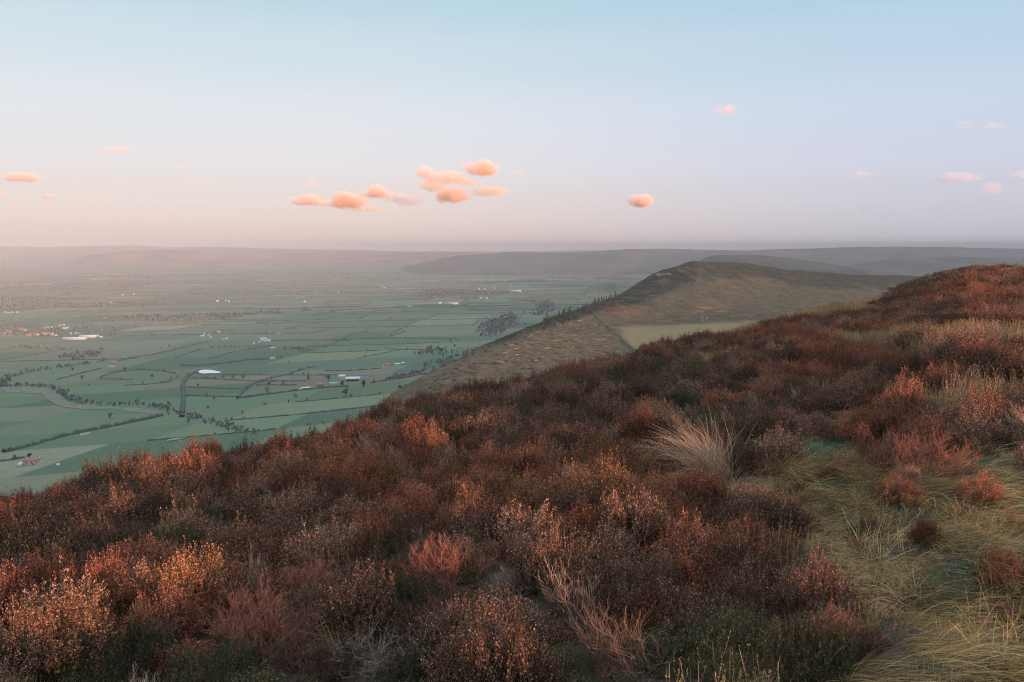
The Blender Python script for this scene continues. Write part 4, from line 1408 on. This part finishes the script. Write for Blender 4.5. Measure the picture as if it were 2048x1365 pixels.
belt([(3, 775), (14, 757), (50, 746), (85, 741), (120, 736), (154, 731), (205, 724)], 34, .9, 5, "bare grey tree in the belt running from the picture edge to the white cottage", "trees of the cottage belt")
belt([(10, 774), (51, 772), (96, 774), (120, 779), (127, 789), (147, 800), (182, 808), (222, 811), (265, 809), (316, 813), (342, 823)], 50, .85, 5, "bare grey tree in the belt curving along the stream bank", "trees along the curved stream")
belt([(342, 823), (370, 829), (400, 840), (440, 850), (480, 862), (520, 868)], 28, .75, 7, "bare bushy tree in the belt dropping from the stream to the heather skyline", "trees below the rounded hill field")
belt([(120, 717), (150, 710), (185, 703), (190, 713), (150, 720)], 24, 1.0, 10, "bare tree in the big grey wood above the white cottage", "trees of the wood above the cottage")
belt([(28, 694), (60, 696), (100, 698), (128, 700)], 20, .95, 9, "bare tree in the wood below the village", "trees of the village wood")
belt([(580, 700), (600, 697), (620, 702), (600, 706)], 14, .9, 10, "dark tree in the small round copse on the open fields", "trees of the small copse")
belt([(833, 713), (850, 705), (865, 698), (877, 710)], 20, 1.0, 12, "dark tree in the wood beside the lone white house near the ridge", "trees of the ridge-foot wood", EVER + TREES[:2])
belt([(775, 760), (800, 755), (825, 749), (846, 744)], 22, .85, 8, "bare tree in the strip of wood beyond the barns", "trees of the strip beyond the barns")
belt([(848, 738), (865, 728), (885, 720), (897, 738), (875, 745), (905, 715)], 24, .9, 12, "grey tree in the wood under the felled hill spur", "trees under the felled spur")
belt([(905, 715), (935, 708), (965, 698), (990, 690)], 16, 1.0, 8, "tall dark tree standing against the ridge outline", "trees against the ridge outline", CONI + TREES[:2])
belt([(423, 696), (460, 695), (497, 695), (523, 690)], 14, .7, 5, "bare tree in the row beside the white farm cluster", "trees beside the farm cluster")
ONE = [(691, 792, 1.7, 0, "large round bare tree on the slope below the barns"), (727, 776, 1.5, 1, "tall leafy tree beside the large round bare one below the barns"), (304, 757, 1.1, 0, "single round tree in the arched-hedge field"),
       (396, 775, .8, 0, "lone bare tree in the small field under the pond"), (446, 758, 1.0, 0, "bare tree, nearest of three to the pond"), (467, 757, 1.0, 0, "bare tree, middle one of three beyond the pond"), (487, 758, 1.1, 0, "bare tree, third out from the pond"),
       (539, 771, .7, 1, "round bush on the short straight hedge, nearer the slanting hedge"), (567, 771, .7, 1, "round bush on the short straight hedge, nearer the barns"), (533, 787, 1.3, 0, "bare spreading tree on the hill-foot lane"), (617, 760, 1.4, 0, "bare tree with open crown in the field before the barns"),
       (657, 762, 1.5, 0, "broad bare tree beside the barn yard"), (684, 772, 1.2, 1, "evergreen tree in the barn yard"), (110, 668, 1.2, 1, "dark tree among the hazy village houses"), (475, 800, .8, 1, "dark bush where the lane hedge meets the slanting hedge"), (428, 800, .9, 0, "bare tree at the edge of the rounded hill field"),
       (590, 797, .8, 0, "lone shrub on the rounded hill field"), (250, 740, .8, 1, "dark shrub near the white cottage's neighbour hedge"), (145, 742, 1.0, 0, "pale bare tree in front of the cottage belt"), (165, 760, 1.1, 0, "bare tree alone in the field within the stream bend"), (60, 918, .9, 1, "dark bush behind the white red-roofed farmhouse"),
       (220, 838, 1.1, 0, "bare tree rising from the long thick hedge"), (30, 920, .8, 0, "bare shrub on the short farmhouse hedge")]
for px, py, s, ev, lab in ONE:
    x, y = hit(px, py)
    tree("tree" if s > .75 or not ev else "bush", (EVER if ev else TREES)[rv.integers(3)], x, y, float(plain(x, y)), s, lab, None, "tree" if s > .75 or not ev else "bush")

# --- distant trees: past counting, one scatter
def far_points(n, y0, y1, fn):
    out = []
    while len(out) < n:
        y = math.sqrt(rv.uniform(y0 * y0, y1 * y1)); x = rv.uniform(-.78, .35) * y
        if fn(x, y):
            out.append((x, y, float(plain(x, y)) - .3, rv.uniform(0, 6.28), rv.uniform(.6, 1.25), rv.uniform(.8, 1.15), 0, 0))
    return out


SRCT = bpy.data.collections.new("woodland_trees")
for q, (a, b_) in enumerate(TREES[:4] + EVER[:1]):
    gg = Geo()
    for k2, me0 in enumerate((a, b_)):
        n = len(me0.vertices)
        co = np.empty(n * 3, np.float32); me0.vertices.foreach_get("co", co)
        tc0 = np.empty(n * 4, np.float32); me0.color_attributes["tint"].data.foreach_get("color", tc0)
        li = np.empty(len(me0.loops), np.int32); me0.loops.foreach_get("vertex_index", li)
        gg.add(co.reshape(-1, 3), li.reshape(-1, 4), tc0.reshape(-1, 4)[:, 0], k2)
    SRCT.objects.link(bpy.data.objects.new("woodland_tree", gg.mesh("woodland_tree", [a.materials[0], b_.materials[0]])))
SRC["wood"] = SRCT
pts = []
for sgm in seg_far:
    if sgm[:, 1].mean() < 7500 and rv.random() < .75:
        k = rv.integers(1, 6)
        for q in rv.uniform(0, 8, k):
            x, y = np.interp(q, np.arange(9), sgm[:, 0]), np.interp(q, np.arange(9), sgm[:, 1])
            pts.append((x, y, float(plain(x, y)) - .3, rv.uniform(0, 6.28), rv.uniform(.5, 1.1), rv.uniform(.8, 1.15), 0, 0))
wood = lambda x, y: vnoise(x, y, 800, 91) + .6 * vnoise(x, y, 260, 92) > .72
pts += far_points(9000, 2300, 8500, lambda x, y: wood(x, y * 1.6))
# wooded foot of the escarpment along the plain
for q in range(2400):
    px = rv.uniform(905, 1230)
    if vnoise(px, q * 0.0 + rv.uniform(0, 6), 34, 97) < -.05:
        continue
    t_ = (px - 905) / 325
    py = 700 - 128 * t_ ** .75 + rv.uniform(-16, 16) * (1 - .45 * t_)
    x, y = hit(px, py)
    pts.append((x + rv.normal(0, 15), y + rv.normal(0, 25), float(plain(x, y)) - .3, rv.uniform(0, 6.28), rv.uniform(.6, 1.1), 1, 0, 0))
for q in range(260):
    x, y = hit(rv.uniform(0, 240), rv.uniform(652, 674))
    pts.append((x, y, float(plain(x, y)) - .3, rv.uniform(0, 6.28), rv.uniform(.5, .9), 1, 0, 0))
for P in [pixline(h_[0]) for h_ in HEDGES] + [q for q in seg_near]:      # saplings standing in the hedges
    for q in range(rv.integers(1, 6)):
        a_ = rv.uniform(0, len(P) - 1)
        x, y = np.interp(a_, np.arange(len(P)), P[:, 0]), np.interp(a_, np.arange(len(P)), P[:, 1])
        px, py = project(x, y, float(plain(x, y)))
        if py > 775 and px < 340:
            continue
        pts.append((x, y, float(plain(x, y)) - .3, rv.uniform(0, 6.28), rv.uniform(.25, .75), 1, 0, 0))
carpet("distant_woods", "wood", pts + FILL)

# --- conifers on the shaded flank of the ridge
OUT = np.array([(885, 748), (940, 720), (1000, 690), (1050, 665), (1100, 640), (1160, 621), (1200, 604), (1260, 582), (1308, 560)], float)
for q in range(120):
    px = 1085 + 165 * rv.beta(1.1, 1.5)
    py = np.interp(px, OUT[:, 0], OUT[:, 1]) + 1 + rv.uniform(0, 1) ** 1.2 * (17 if px < 1205 else 6)
    x, y, z = ridge_hit(px, py)
    tree("conifer", CONI[rv.integers(4)], x, y, z - .3, rv.uniform(.7, 1.25), "dark conifer in the plantation on the shaded edge of the ridge", "conifers of the ridge plantation", "conifer")
for px, py, s, lab in ((1402, 646, .8, "pale bare tree at the far side of the pale ridge field"), (1414, 645, .7, "smaller pale bare tree beside its twin on the ridge field"), (1507, 579, .35, "tiny dark bush alone on the ridge slope")):
    x, y, z = ridge_hit(px, py)
    tree("tree" if s > .5 else "bush", (TREES if s > .5 else EVER)[1], x, y, z, s, lab, None, "tree" if s > .5 else "bush")

# --- scrub, heather and bracken clumps that roughen the ridge
m_scrub = plant_mat("hill_scrub", [(0, (.020, .024, .015)), (.35, (.045, .040, .025)), (.6, (.085, .060, .038)), (1, (.15, .115, .07))], vary=.35, spread=.35)
SRCS = bpy.data.collections.new("hill_scrub")
for q in range(4):
    r = np.random.default_rng(400 + q)
    n = 70
    a_, qq = r.uniform(0, 2 * PI, n), np.sqrt(r.uniform(0, 1, n))
    c = np.stack([qq * np.cos(a_) * 1.3, qq * np.sin(a_) * 1.3, .75 * np.sqrt(1.05 - qq ** 2) * r.uniform(.4, 1, n)], 1)
    V, F = flakes(c, unit(r.normal(0, 1, (n, 3)) + [0, 0, .5]), r.uniform(.4, .8, n), r.uniform(.25, .5, n), r)
    gg = Geo(); gg.add(V, F, np.repeat(np.clip(r.normal(.5, .2, n), 0, 1), 4))
    SRCS.objects.link(bpy.data.objects.new("scrub_clump", gg.mesh("scrub_clump", [m_scrub])))
SRC["scrub"] = SRCS
sx_, sy_ = rv.uniform(-120, 1500, 60000), rv.uniform(420, 2150, 60000)
ix, iy = ((sx_ + 200) / 6).astype(int), ((sy_ - 330) / 6).astype(int)
sz_ = gz[ix, iy]
qx, qy = project(sx_, sy_, sz_)
dens = .10 + .85 * np.clip(dark[ix, iy] + heath[ix, iy] * .8, 0, 1) + .35 * (fbm(sx_, sy_, 140, 3, 95) > .15) + .55 * brash[ix, iy]
dens *= 1 - fieldm[ix, iy] * (1 - brash[ix, iy])
ok = (rv.random(60000) < dens * .9) & (qx > 860) & (qx < 1950) & (qy > 515) & (qy < 800)
carpet("hill_scrub_undergrowth", "scrub", [(a_, b_, float(c_) - .25, rv.uniform(0, 6.28), rv.uniform(.5, 1.5), rv.uniform(.5, 1.1), 0, 0) for a_, b_, c_ in zip(sx_[ok], sy_[ok], ridge(sx_[ok], sy_[ok]))])

# --- dry stone wall dropping across the ridge
m_stone = flat_mat("gritstone", (.10, .09, .08), .9, .4, .6)
P = []
for px, py in [(1183, 626), (1192, 632), (1200, 641), (1212, 652), (1226, 663), (1243, 677), (1262, 694), (1275, 705)]:
    P.append(ridge_hit(px, py))
P = np.array(P)
n = 90
s = np.linspace(0, len(P) - 1, n)
W = np.stack([np.interp(s, np.arange(len(P)), P[:, k]) for k in range(3)], 1)
W[:, 2] = ridge(W[:, 0], W[:, 1])
d = np.gradient(W[:, :2], axis=0); d /= np.linalg.norm(d, axis=1, keepdims=True)
nn = np.stack([-d[:, 1], d[:, 0]], 1)
V = np.stack([np.concatenate([W[:, :2] + nn * o, (W[:, 2] + zz * rv.uniform(.9, 1.1, n))[:, None]], 1) for o, zz in ((-.7, -.6), (-.5, 1.5), (-.3, 1.8), (.3, 1.8), (.5, 1.5), (.7, -.6))], 1)
i = np.arange(n * 6).reshape(n, 6)
tag(obj("stone_wall", mesh("stone_wall", V.reshape(-1, 3), np.stack([i[:-1, :-1], i[1:, :-1], i[1:, 1:], i[:-1, 1:]], -1).reshape(-1, 4), [m_stone])), "dark dry stone wall running down beside the pale field on the ridge", "wall")

# --- crag rocks and felled logs
def rock_mesh(seed):
    bm = bmesh.new(); bmesh.ops.create_icosphere(bm, subdivisions=2, radius=1)
    r = np.random.default_rng(seed)
    for vtx in bm.verts:
        c = vtx.co
        f = 1 + .35 * math.sin(3 * c.x + seed) * math.cos(2.6 * c.y + seed) + r.normal(0, .05)
        vtx.co = Vector((round(c.x * f * 3) / 3 * .9 + c.x * f * .2, c.y * f, c.z * f * .8))
    me = bpy.data.meshes.new("rock"); bm.to_mesh(me); bm.free(); me.materials.append(m_stone)
    return me


ROCKS = [rock_mesh(q) for q in range(3)]
for px, py, s, lab in [(1317, 553, 4.5, "largest crag block in the notch on the ridge's dark outline"), (1325, 552, 3.2, "crag block beside the largest one in the ridge notch"), (1337, 550, 3.0, "crag block uphill of the ridge notch"), (1377, 569, 2.0, "grey boulder at the top corner of the ridge"), (1406, 570, 1.8, "grey boulder on the brown slope under the ridge's peak"),
                       (1438, 566, 1.5, "small boulder on the ridge slope, in line under the crest"), (1582, 574, 1.8, "pale boulder far along the ridge slope"), (1700, 578, 1.8, "pale boulder near the end of the ridge slope")]:
    x, y, z = ridge_hit(px, py)
    o = obj("rock", ROCKS[rv.integers(3)], None, (x, y, z + s * .2)); o.scale = (s * 1.3, s, s * .9); o.rotation_euler = (0, 0, rv.uniform(0, 6))
    tag(o, lab, "rock")
m_log = flat_mat("weathered_log", (.34, .29, .22), .9)
tb = Geo(); V, F = tubes(np.array([[[-1, 0, 0], [-.3, .02, .02], [.4, -.02, .02], [1, 0, 0]]], float), np.array([[.05, .055, .05, .035]]), 6); tb.add(V, F, .5)
me_log = tb.mesh("fallen_log", [m_log])
for q in range(34):
    t_ = rv.uniform(0, 1); px = 1000 + 190 * t_
    lo = np.interp(px, OUT[:, 0], OUT[:, 1])
    x, y, z = ridge_hit(px, lo + rv.uniform(8, 14 + 75 * (1 - abs(t_ - .6))))
    o = obj("fallen_log", me_log, None, (x, y, z + .25)); L = rv.uniform(1.4, 4); o.scale = (L, L * .9, L * .9); o.rotation_euler = (rv.uniform(0, 6), rv.normal(-.1, .1), rv.normal(.75, .35))
    tag(o, "pale felled log lying on the cleared brown hill spur", "log", "felled logs on the cleared spur")

# --- pond and rough bank
m_water, nt, b = nodes("still_water")
b.inputs["Base Color"].default_value = (.10, .13, .16, 1); b.inputs["Roughness"].default_value = .08; b.inputs["Specular IOR Level"].default_value = .8; b.inputs["Metallic"].default_value = .75
b.inputs["Base Color"].default_value = (.72, .78, .86, 1)


def sheet(name, pp, mat, dz, sub=0):
    P = pixline(pp)
    z = plain(P[:, 0], P[:, 1]) + dz
    if name == "pond":
        z[:] = z.max()
    me = bpy.data.meshes.new(name)
    me.from_pydata([(x, y, zz) for (x, y), zz in zip(P, z)], [], [tuple(range(len(P)))])
    me.materials.append(mat)
    return obj(name, me)


tag(sheet("pond", [(396, 746), (402, 743.4), (412, 742.6), (424, 743), (434, 745), (442, 746.3), (441, 748), (432, 748.6), (420, 749), (408, 749.6), (400, 749)], m_water, 1.6), kind="structure")


def strip(name, inner, outer, mat, dz):
    a, c_ = pixline(inner), pixline(outer)
    k = 40
    f = lambda P: np.stack([np.interp(np.linspace(0, len(P) - 1, k), np.arange(len(P)), P[:, q]) for q in (0, 1)], 1)
    a, c_ = f(a), f(c_)
    tt = np.linspace(0, 1, 6)[None, :, None]
    G = a[:, None] * (1 - tt) + c_[:, None] * tt
    z = plain(G[..., 0], G[..., 1]) + dz
    i = np.arange(k * 6).reshape(k, 6)
    return tag(obj(name, mesh(name, np.concatenate([G, z[..., None]], -1).reshape(-1, 3), np.stack([i[:-1, :-1], i[1:, :-1], i[1:, 1:], i[:-1, 1:]], -1).reshape(-1, 4), [mat], smooth=True)), kind="structure")


m_rough, nt, b = nodes("rough_bank_grass")
c = ramp(nt, [(.35, (.075, .085, .055)), (.55, (.11, .112, .075)), (.68, (.22, .20, .15))]); nt.links.new(noise(nt, .25, 4), c.inputs[0]); nt.links.new(c.outputs[0], b.inputs["Base Color"])
m_track = flat_mat("pale_track", (.20, .18, .14), .95, .25, .2)
INN = [(3, 776), (51, 776), (92, 778), (109, 781), (119, 790), (131, 802), (150, 810), (181, 816), (222, 817), (277, 818), (308, 822), (332, 828)]
OUTR = [(3, 784), (51, 787), (86, 788), (91, 797), (108, 808), (128, 815), (150, 818), (175, 820), (222, 820), (277, 826), (308, 830), (325, 831)]
strip("rough_bank_path", INN, OUTR, m_rough, .5)
strip("track_path", INN, [(x, y + .9) for x, y in INN], m_track, .8)
strip("track_path", [(x, y - .8) for x, y in OUTR[1:8]], OUTR[1:8], m_track, .8)
strip("track_path", [(0, 741), (20, 742), (48, 744)], [(0, 742.2), (20, 743.2), (48, 745)], m_track, .6)
strip("track_path", [(332, 882), (345, 879), (362, 877), (372, 874)], [(332, 884), (345, 882), (362, 880), (372, 877)], m_track, .8)
strip("bare_earth_path", [(160, 868), (170, 867), (182, 865)], [(160, 873), (170, 872), (182, 868)], m_track, .6)

# --- buildings
m_white = flat_mat("white_render", (.46, .45, .44), .85, .06, .8)
m_grey = flat_mat("grey_sheet", (.42, .44, .46), .6, .1, .5)
m_brick = flat_mat("brick_wall", (.30, .15, .10), .9, .2, 1.5)
m_red = flat_mat("red_pantile", (.38, .10, .07), .8, .2, 1.2)
m_orange = flat_mat("orange_pantile", (.30, .14, .09), .8, .2, 1.2)
m_slate = flat_mat("slate", (.12, .13, .15), .6, .15, 1)
m_tin = flat_mat("pale_tin_roof", (.46, .47, .50), .45, .08, .6)
m_teal = flat_mat("green_tin_roof", (.20, .33, .32), .6, .1, .6)
m_glass = flat_mat("window_dark", (.02, .025, .03), .2, .1, 1)


def boxa(x0, x1, y0, y1, z0, z1):
    v = [(x, y, z) for z in (z0, z1) for y in (y0, y1) for x in (x0, x1)]
    return v, np.array([(0, 2, 3, 1), (4, 5, 7, 6), (0, 1, 5, 4), (2, 6, 7, 3), (0, 4, 6, 2), (1, 3, 7, 5)])


def gable_walls(L, W, H, R):
    l, w_ = L / 2, W / 2
    v = [(-l, -w_, -1), (l, -w_, -1), (l, w_, -1), (-l, w_, -1), (-l, -w_, H), (l, -w_, H), (l, w_, H), (-l, w_, H), (-l, 0, H + R), (l, 0, H + R)]
    return v, np.array([(0, 1, 5, 4), (2, 3, 7, 6), (1, 2, 6, 5), (3, 0, 4, 7)]), np.array([(5, 6, 9), (7, 4, 8)])


def gable_roof(L, W, H, R, o=.5, t=.22):
    l, w_ = L / 2 + o * .6, W / 2 + o
    e = H - R * o / (W / 2)
    up = [(-l, -w_, e), (l, -w_, e), (l, 0, H + R), (-l, 0, H + R), (-l, w_, e), (l, w_, e)]
    v = [(a_, b_, c_ + .05) for a_, b_, c_ in up] + [(a_, b_, c_ + .05 + t) for a_, b_, c_ in up]
    f = [(0, 1, 2, 3), (3, 2, 5, 4), (9, 8, 7, 6), (10, 11, 8, 9), (0, 6, 7, 1), (4, 5, 11, 10), (1, 7, 8, 2), (2, 8, 11, 5), (0, 3, 9, 6), (3, 4, 10, 9)]
    return v, np.array(f)


def building(name, px, py, L, W, H, R, wall, roof, label, cat, rot=0.0, chimneys=0, windows=0, door=False, wing=None, group=None, front=None):
    x, y = hit(px, py)
    o = bpy.data.objects.new(name, None)
    COL.objects.link(o)
    o.location = (x, y, float(plain(x, y))); o.rotation_euler = (0, 0, rot)
    tag(o, label, cat, group)
    g1 = Geo(); v, f, f3 = gable_walls(L, W, H, R); g1.add(v, f, .5); g1.add(v, f3, .5)
    obj("wall", g1.mesh("wall", [wall]), o)
    v, f = gable_roof(L, W, H, R)
    rf = obj("roof", mesh("roof", v, f, [roof]), o)
    for k in range(chimneys):
        cx = (-.42 + .84 * k / max(1, chimneys - 1)) * L if chimneys > 1 else .38 * L
        v, f = boxa(cx - .5, cx + .5, -.45, .45, H + R * .6, H + R + 1.5)
        obj("chimney", mesh("chimney", v, f, [wall]), rf)
    for k in range(windows):
        cx = (-.40 + .8 * (k + .5) / windows) * L
        v, f = boxa(cx - .55, cx + .55, -W / 2 - .06, -W / 2 + .05, H * .35, H * .72)
        obj("window", mesh("window", v, f, [m_glass]), o)
    if door:
        v, f = boxa(L * .08 - .7, L * .08 + .7, -W / 2 - .09, -W / 2 + .05, -.2, 2.3)
        obj("door", mesh("door", v, f, [m_glass]), o)
    if front:
        v, f = boxa(-L * .46, L * .46, -W / 2 - .1, -W / 2 + .05, .2, H * .8)
        obj("opening", mesh("opening", v, f, [m_glass]), o)
    if wing:
        wx, wy, wl, ww, wh = wing
        v, f = boxa(wx - wl / 2, wx + wl / 2, wy - ww / 2, wy + ww / 2, -1, wh)
        obj("wing", mesh("wing", v, f, [wall]), o)
    return o


building("farmhouse", 66, 929, 19, 6.5, 5.0, 2.0, m_white, m_red, "white farmhouse with a bright red roof standing alone in green fields above the heather", "farmhouse", .12, 1, 3, True, (-11.3, -3.2, 4.5, 9, 3.2))
building("shed", 117, 933, 3.2, 2.6, 2.0, .8, m_white, m_tin, "tiny white shed in the field beside the red-roofed farmhouse", "shed", .2)
building("cottage", 229, 732, 10, 7.5, 5.0, 3.6, m_white, m_red, "white cottage with twin red chimneys at the end of the tree belt", "cottage", .3, 2, 3)
building("shed", 222, 735, 11, 5, 2.4, .8, m_white, m_tin, "low white outbuilding in front of the white cottage", "shed", .2)
building("barn", 706, 762, 26, 15, 4.6, 2.6, m_grey, m_tin, "big barn with a long pale roof and dark open front", "barn", .10, 0, 0, front=True)
building("barn", 684, 757, 12, 9, 4.2, 2.2, m_white, m_tin, "cream barn behind the big pale-roofed barn, on the pond side", "barn", .35)
building("barn", 727, 755, 15, 9, 4.0, 2.2, m_grey, m_slate, "grey barn behind the big pale-roofed barn, on the ridge side", "barn", .05)
building("barn", 668, 770, 15, 8, 2.8, 1.6, m_grey, m_teal, "low barn with a faded green roof in the farm yard", "barn", .25)
building("farmhouse", 641, 775, 11, 8, 5, 3.2, m_brick, m_orange, "orange-brick farmhouse on the lane before the barns", "farmhouse", .2, 1, 3)
building("shed", 612, 779, 14, 6, 2.6, 1.4, m_white, m_tin, "white bow-roofed shed farther down the lane from the brick farmhouse", "shed", .45)
building("shed", 603, 780, 6, 4, 2.2, 1, m_white, m_tin, "very small white shed next to the bow-roofed one", "shed", .3)
building("house", 772, 735, 11, 8, 5, 3.2, m_white, m_red, "white-gabled house with a red roof beyond the barns", "house", .6, 1, 2)
building("shed", 795, 731, 11, 6, 3, 1.4, m_white, m_tin, "white shed beside the red-roofed house beyond the barns", "shed", .1)
building("shed", 806, 729, 6, 5, 3, 1.4, m_white, m_tin, "smaller white shed at the end of the row beyond the barns", "shed", .2)
building("house", 903, 703, 9, 7, 5, 3, m_white, m_slate, "lone white house half hidden by the ridge-foot wood", "house", .3, 1, 2)
building("shed", 545, 719, 11, 6, 2.8, 1.2, m_white, m_tin, "lone white shed at the end of the bushy hedge", "shed", .05)
building("shed", 546, 698, 12, 6, 2.5, 1.0, m_white, m_tin, "white shed in the field under the farm cluster", "shed", .2)
building("house", 556, 670, 14, 8, 5, 3.2, m_white, m_orange, "bright white house with an orange roof above the farm cluster", "house", .1, 1, 2)
building("barn", 612, 661, 34, 9, 3.4, 1.8, m_white, m_orange, "long low pink-roofed barn in the fields beyond the copse", "barn", .02)
building("barn", 906, 609, 46, 12, 5, 2, m_white, m_tin, "long white barn by a wood, far out on the plain", "barn", 0)
building("barn", 1032, 584, 56, 14, 6, 2, m_white, m_tin, "longest white barn, far off under the blue ridge", "barn", 0)
building("shed", 820, 615, 20, 9, 4, 2, m_white, m_tin, "white barn alone in a far green field", "barn", .1)
building("greenhouse", 150, 679, 60, 22, 4, 2, m_grey, m_tin, "largest pale flat-roofed shed below the village", "shed", .10)
building("greenhouse", 176, 675, 46, 16, 4, 2, m_grey, m_tin, "second pale flat-roofed shed below the village, behind the largest", "shed", .10)
building("shed", 190, 674, 20, 8, 4, 1.5, m_white, m_tin, "short white shed at the end of the pale village sheds", "shed", .1)
building("shed", 202, 676, 7, 5, 3, 1.5, m_white, m_tin, "dot-like white shed standing apart from the pale village sheds", "shed", .1)


def small_house(wall, roof, nm):
    g1 = Geo(); v, f, f3 = gable_walls(11, 7.5, 4.6, 3.2); g1.add(v, f, .5, 0); g1.add(v, f3, .5, 0)
    v, f = gable_roof(11, 7.5, 4.6, 3.2); g1.add(v, f, .5, 1)
    return g1.mesh(nm, [wall, roof])


SM = {"w": small_house(m_white, m_tin, "house"), "r": small_house(m_white, m_orange, "house"), "b": small_house(m_brick, m_orange, "house"), "s": small_house(m_white, m_slate, "house")}
GRP = [
    ("r", "small orange-roofed house in the hazy village at the picture edge", "orange-roofed village houses", [(3, 668), (10, 667), (16, 666), (20, 668), (26, 667), (38, 662), (41, 661), (50, 662), (60, 672), (75, 671), (88, 670), (96, 669), (104, 671), (112, 672), (88, 657), (95, 657), (103, 656), (120, 652), (126, 652)], 1.25),
    ("b", "small brick house among the orange roofs of the hazy village", "brick village houses", [(7, 669), (22, 665), (68, 672), (82, 669), (108, 668), (55, 673), (110, 655), (46, 660)], 1.25),
    ("w", "small white house on the near side of the hazy village", "white village houses", [(128, 659), (133, 659), (137, 658), (142, 669), (152, 669), (158, 669)], 1.1),
    ("w", "small white building in the tight farm cluster in mid-valley", "buildings of the white farm cluster", [(508, 689), (525, 683), (528, 679), (533, 681), (537, 684), (523, 680), (519, 686), (540, 682), (530, 685)], .9),
    ("w", "small pale building in the farm among dark trees left of the white farm cluster", "buildings of the tree-shaded farm", [(405, 675), (409, 670), (418, 673), (438, 667), (446, 681), (453, 680), (422, 677)], 1.1),
    ("s", "faint small house in the hamlet beyond the white farm cluster", "houses of the faint hamlet", [(497, 652), (503, 651), (512, 650), (541, 650)], 1.1),
    ("r", "tiny sunlit orange-roofed house out on the glowing plain", "sunlit houses of the near plain", [(10, 626), (16, 627), (24, 626), (34, 626), (130, 612), (222, 606), (155, 612)], 1.4),
    ("b", "tiny house in the far sunlit village on the orange plain", "houses of the far sunlit village", [(62, 562), (70, 562), (80, 566), (88, 568), (96, 567), (104, 568), (110, 568), (76, 563)], 2.0),
    ("w", "tiny pale farm building on the far hazy plain", "far pale farm buildings", [(245, 591), (268, 590), (252, 555), (262, 554), (435, 604), (452, 603), (458, 604), (609, 605), (677, 586)], 1.6),
    ("r", "tiny orange dot of a house in the distant sunlit hamlet", "houses of the distant hamlet", [(290, 573), (668, 561), (755, 572), (763, 574), (769, 577), (815, 555)], 2.2),
    ("w", "tiny white house on the far plain under the blue ridge", "far white houses under the blue ridge", [(958, 580), (970, 580), (1022, 571), (1012, 562), (962, 598), (973, 598), (880, 608), (990, 578)], 1.8),
]
for kd, lab, grp, pl, s in GRP:
    for px, py in pl:
        x, y = hit(px, py)
        o = obj("house", SM[kd], None, (x, y, float(plain(x, y))))
        q = (.45 + .22 * s) * rv.uniform(.7, 1.15)
        o.scale = (q * rv.uniform(.8, 1.3), q, q); o.rotation_euler = (0, 0, rv.normal(.1, .4))
        tag(o, lab, "house", grp)
# ------------------------------------------------------------------ render settings
S.render.engine = "CYCLES"
S.view_settings.view_transform = "Standard"
S.view_settings.look = "None"
S.view_settings.exposure = EXPO
S.view_settings.gamma = 1.0
cy = S.cycles
cy.max_bounces = 8
cy.diffuse_bounces = 3
cy.glossy_bounces = 1
cy.transmission_bounces = 2
cy.volume_bounces = 5
cy.transparent_max_bounces = 8
cy.volume_step_rate = 1.0
cy.volume_max_steps = 256
cy.use_denoising = True
cy.denoising_input_passes = "RGB_ALBEDO_NORMAL"
cy.denoising_prefilter = "NONE"
cy.filter_width = 1.15
cy.denoiser = "OPENIMAGEDENOISE"
cy.sample_clamp_indirect = 4
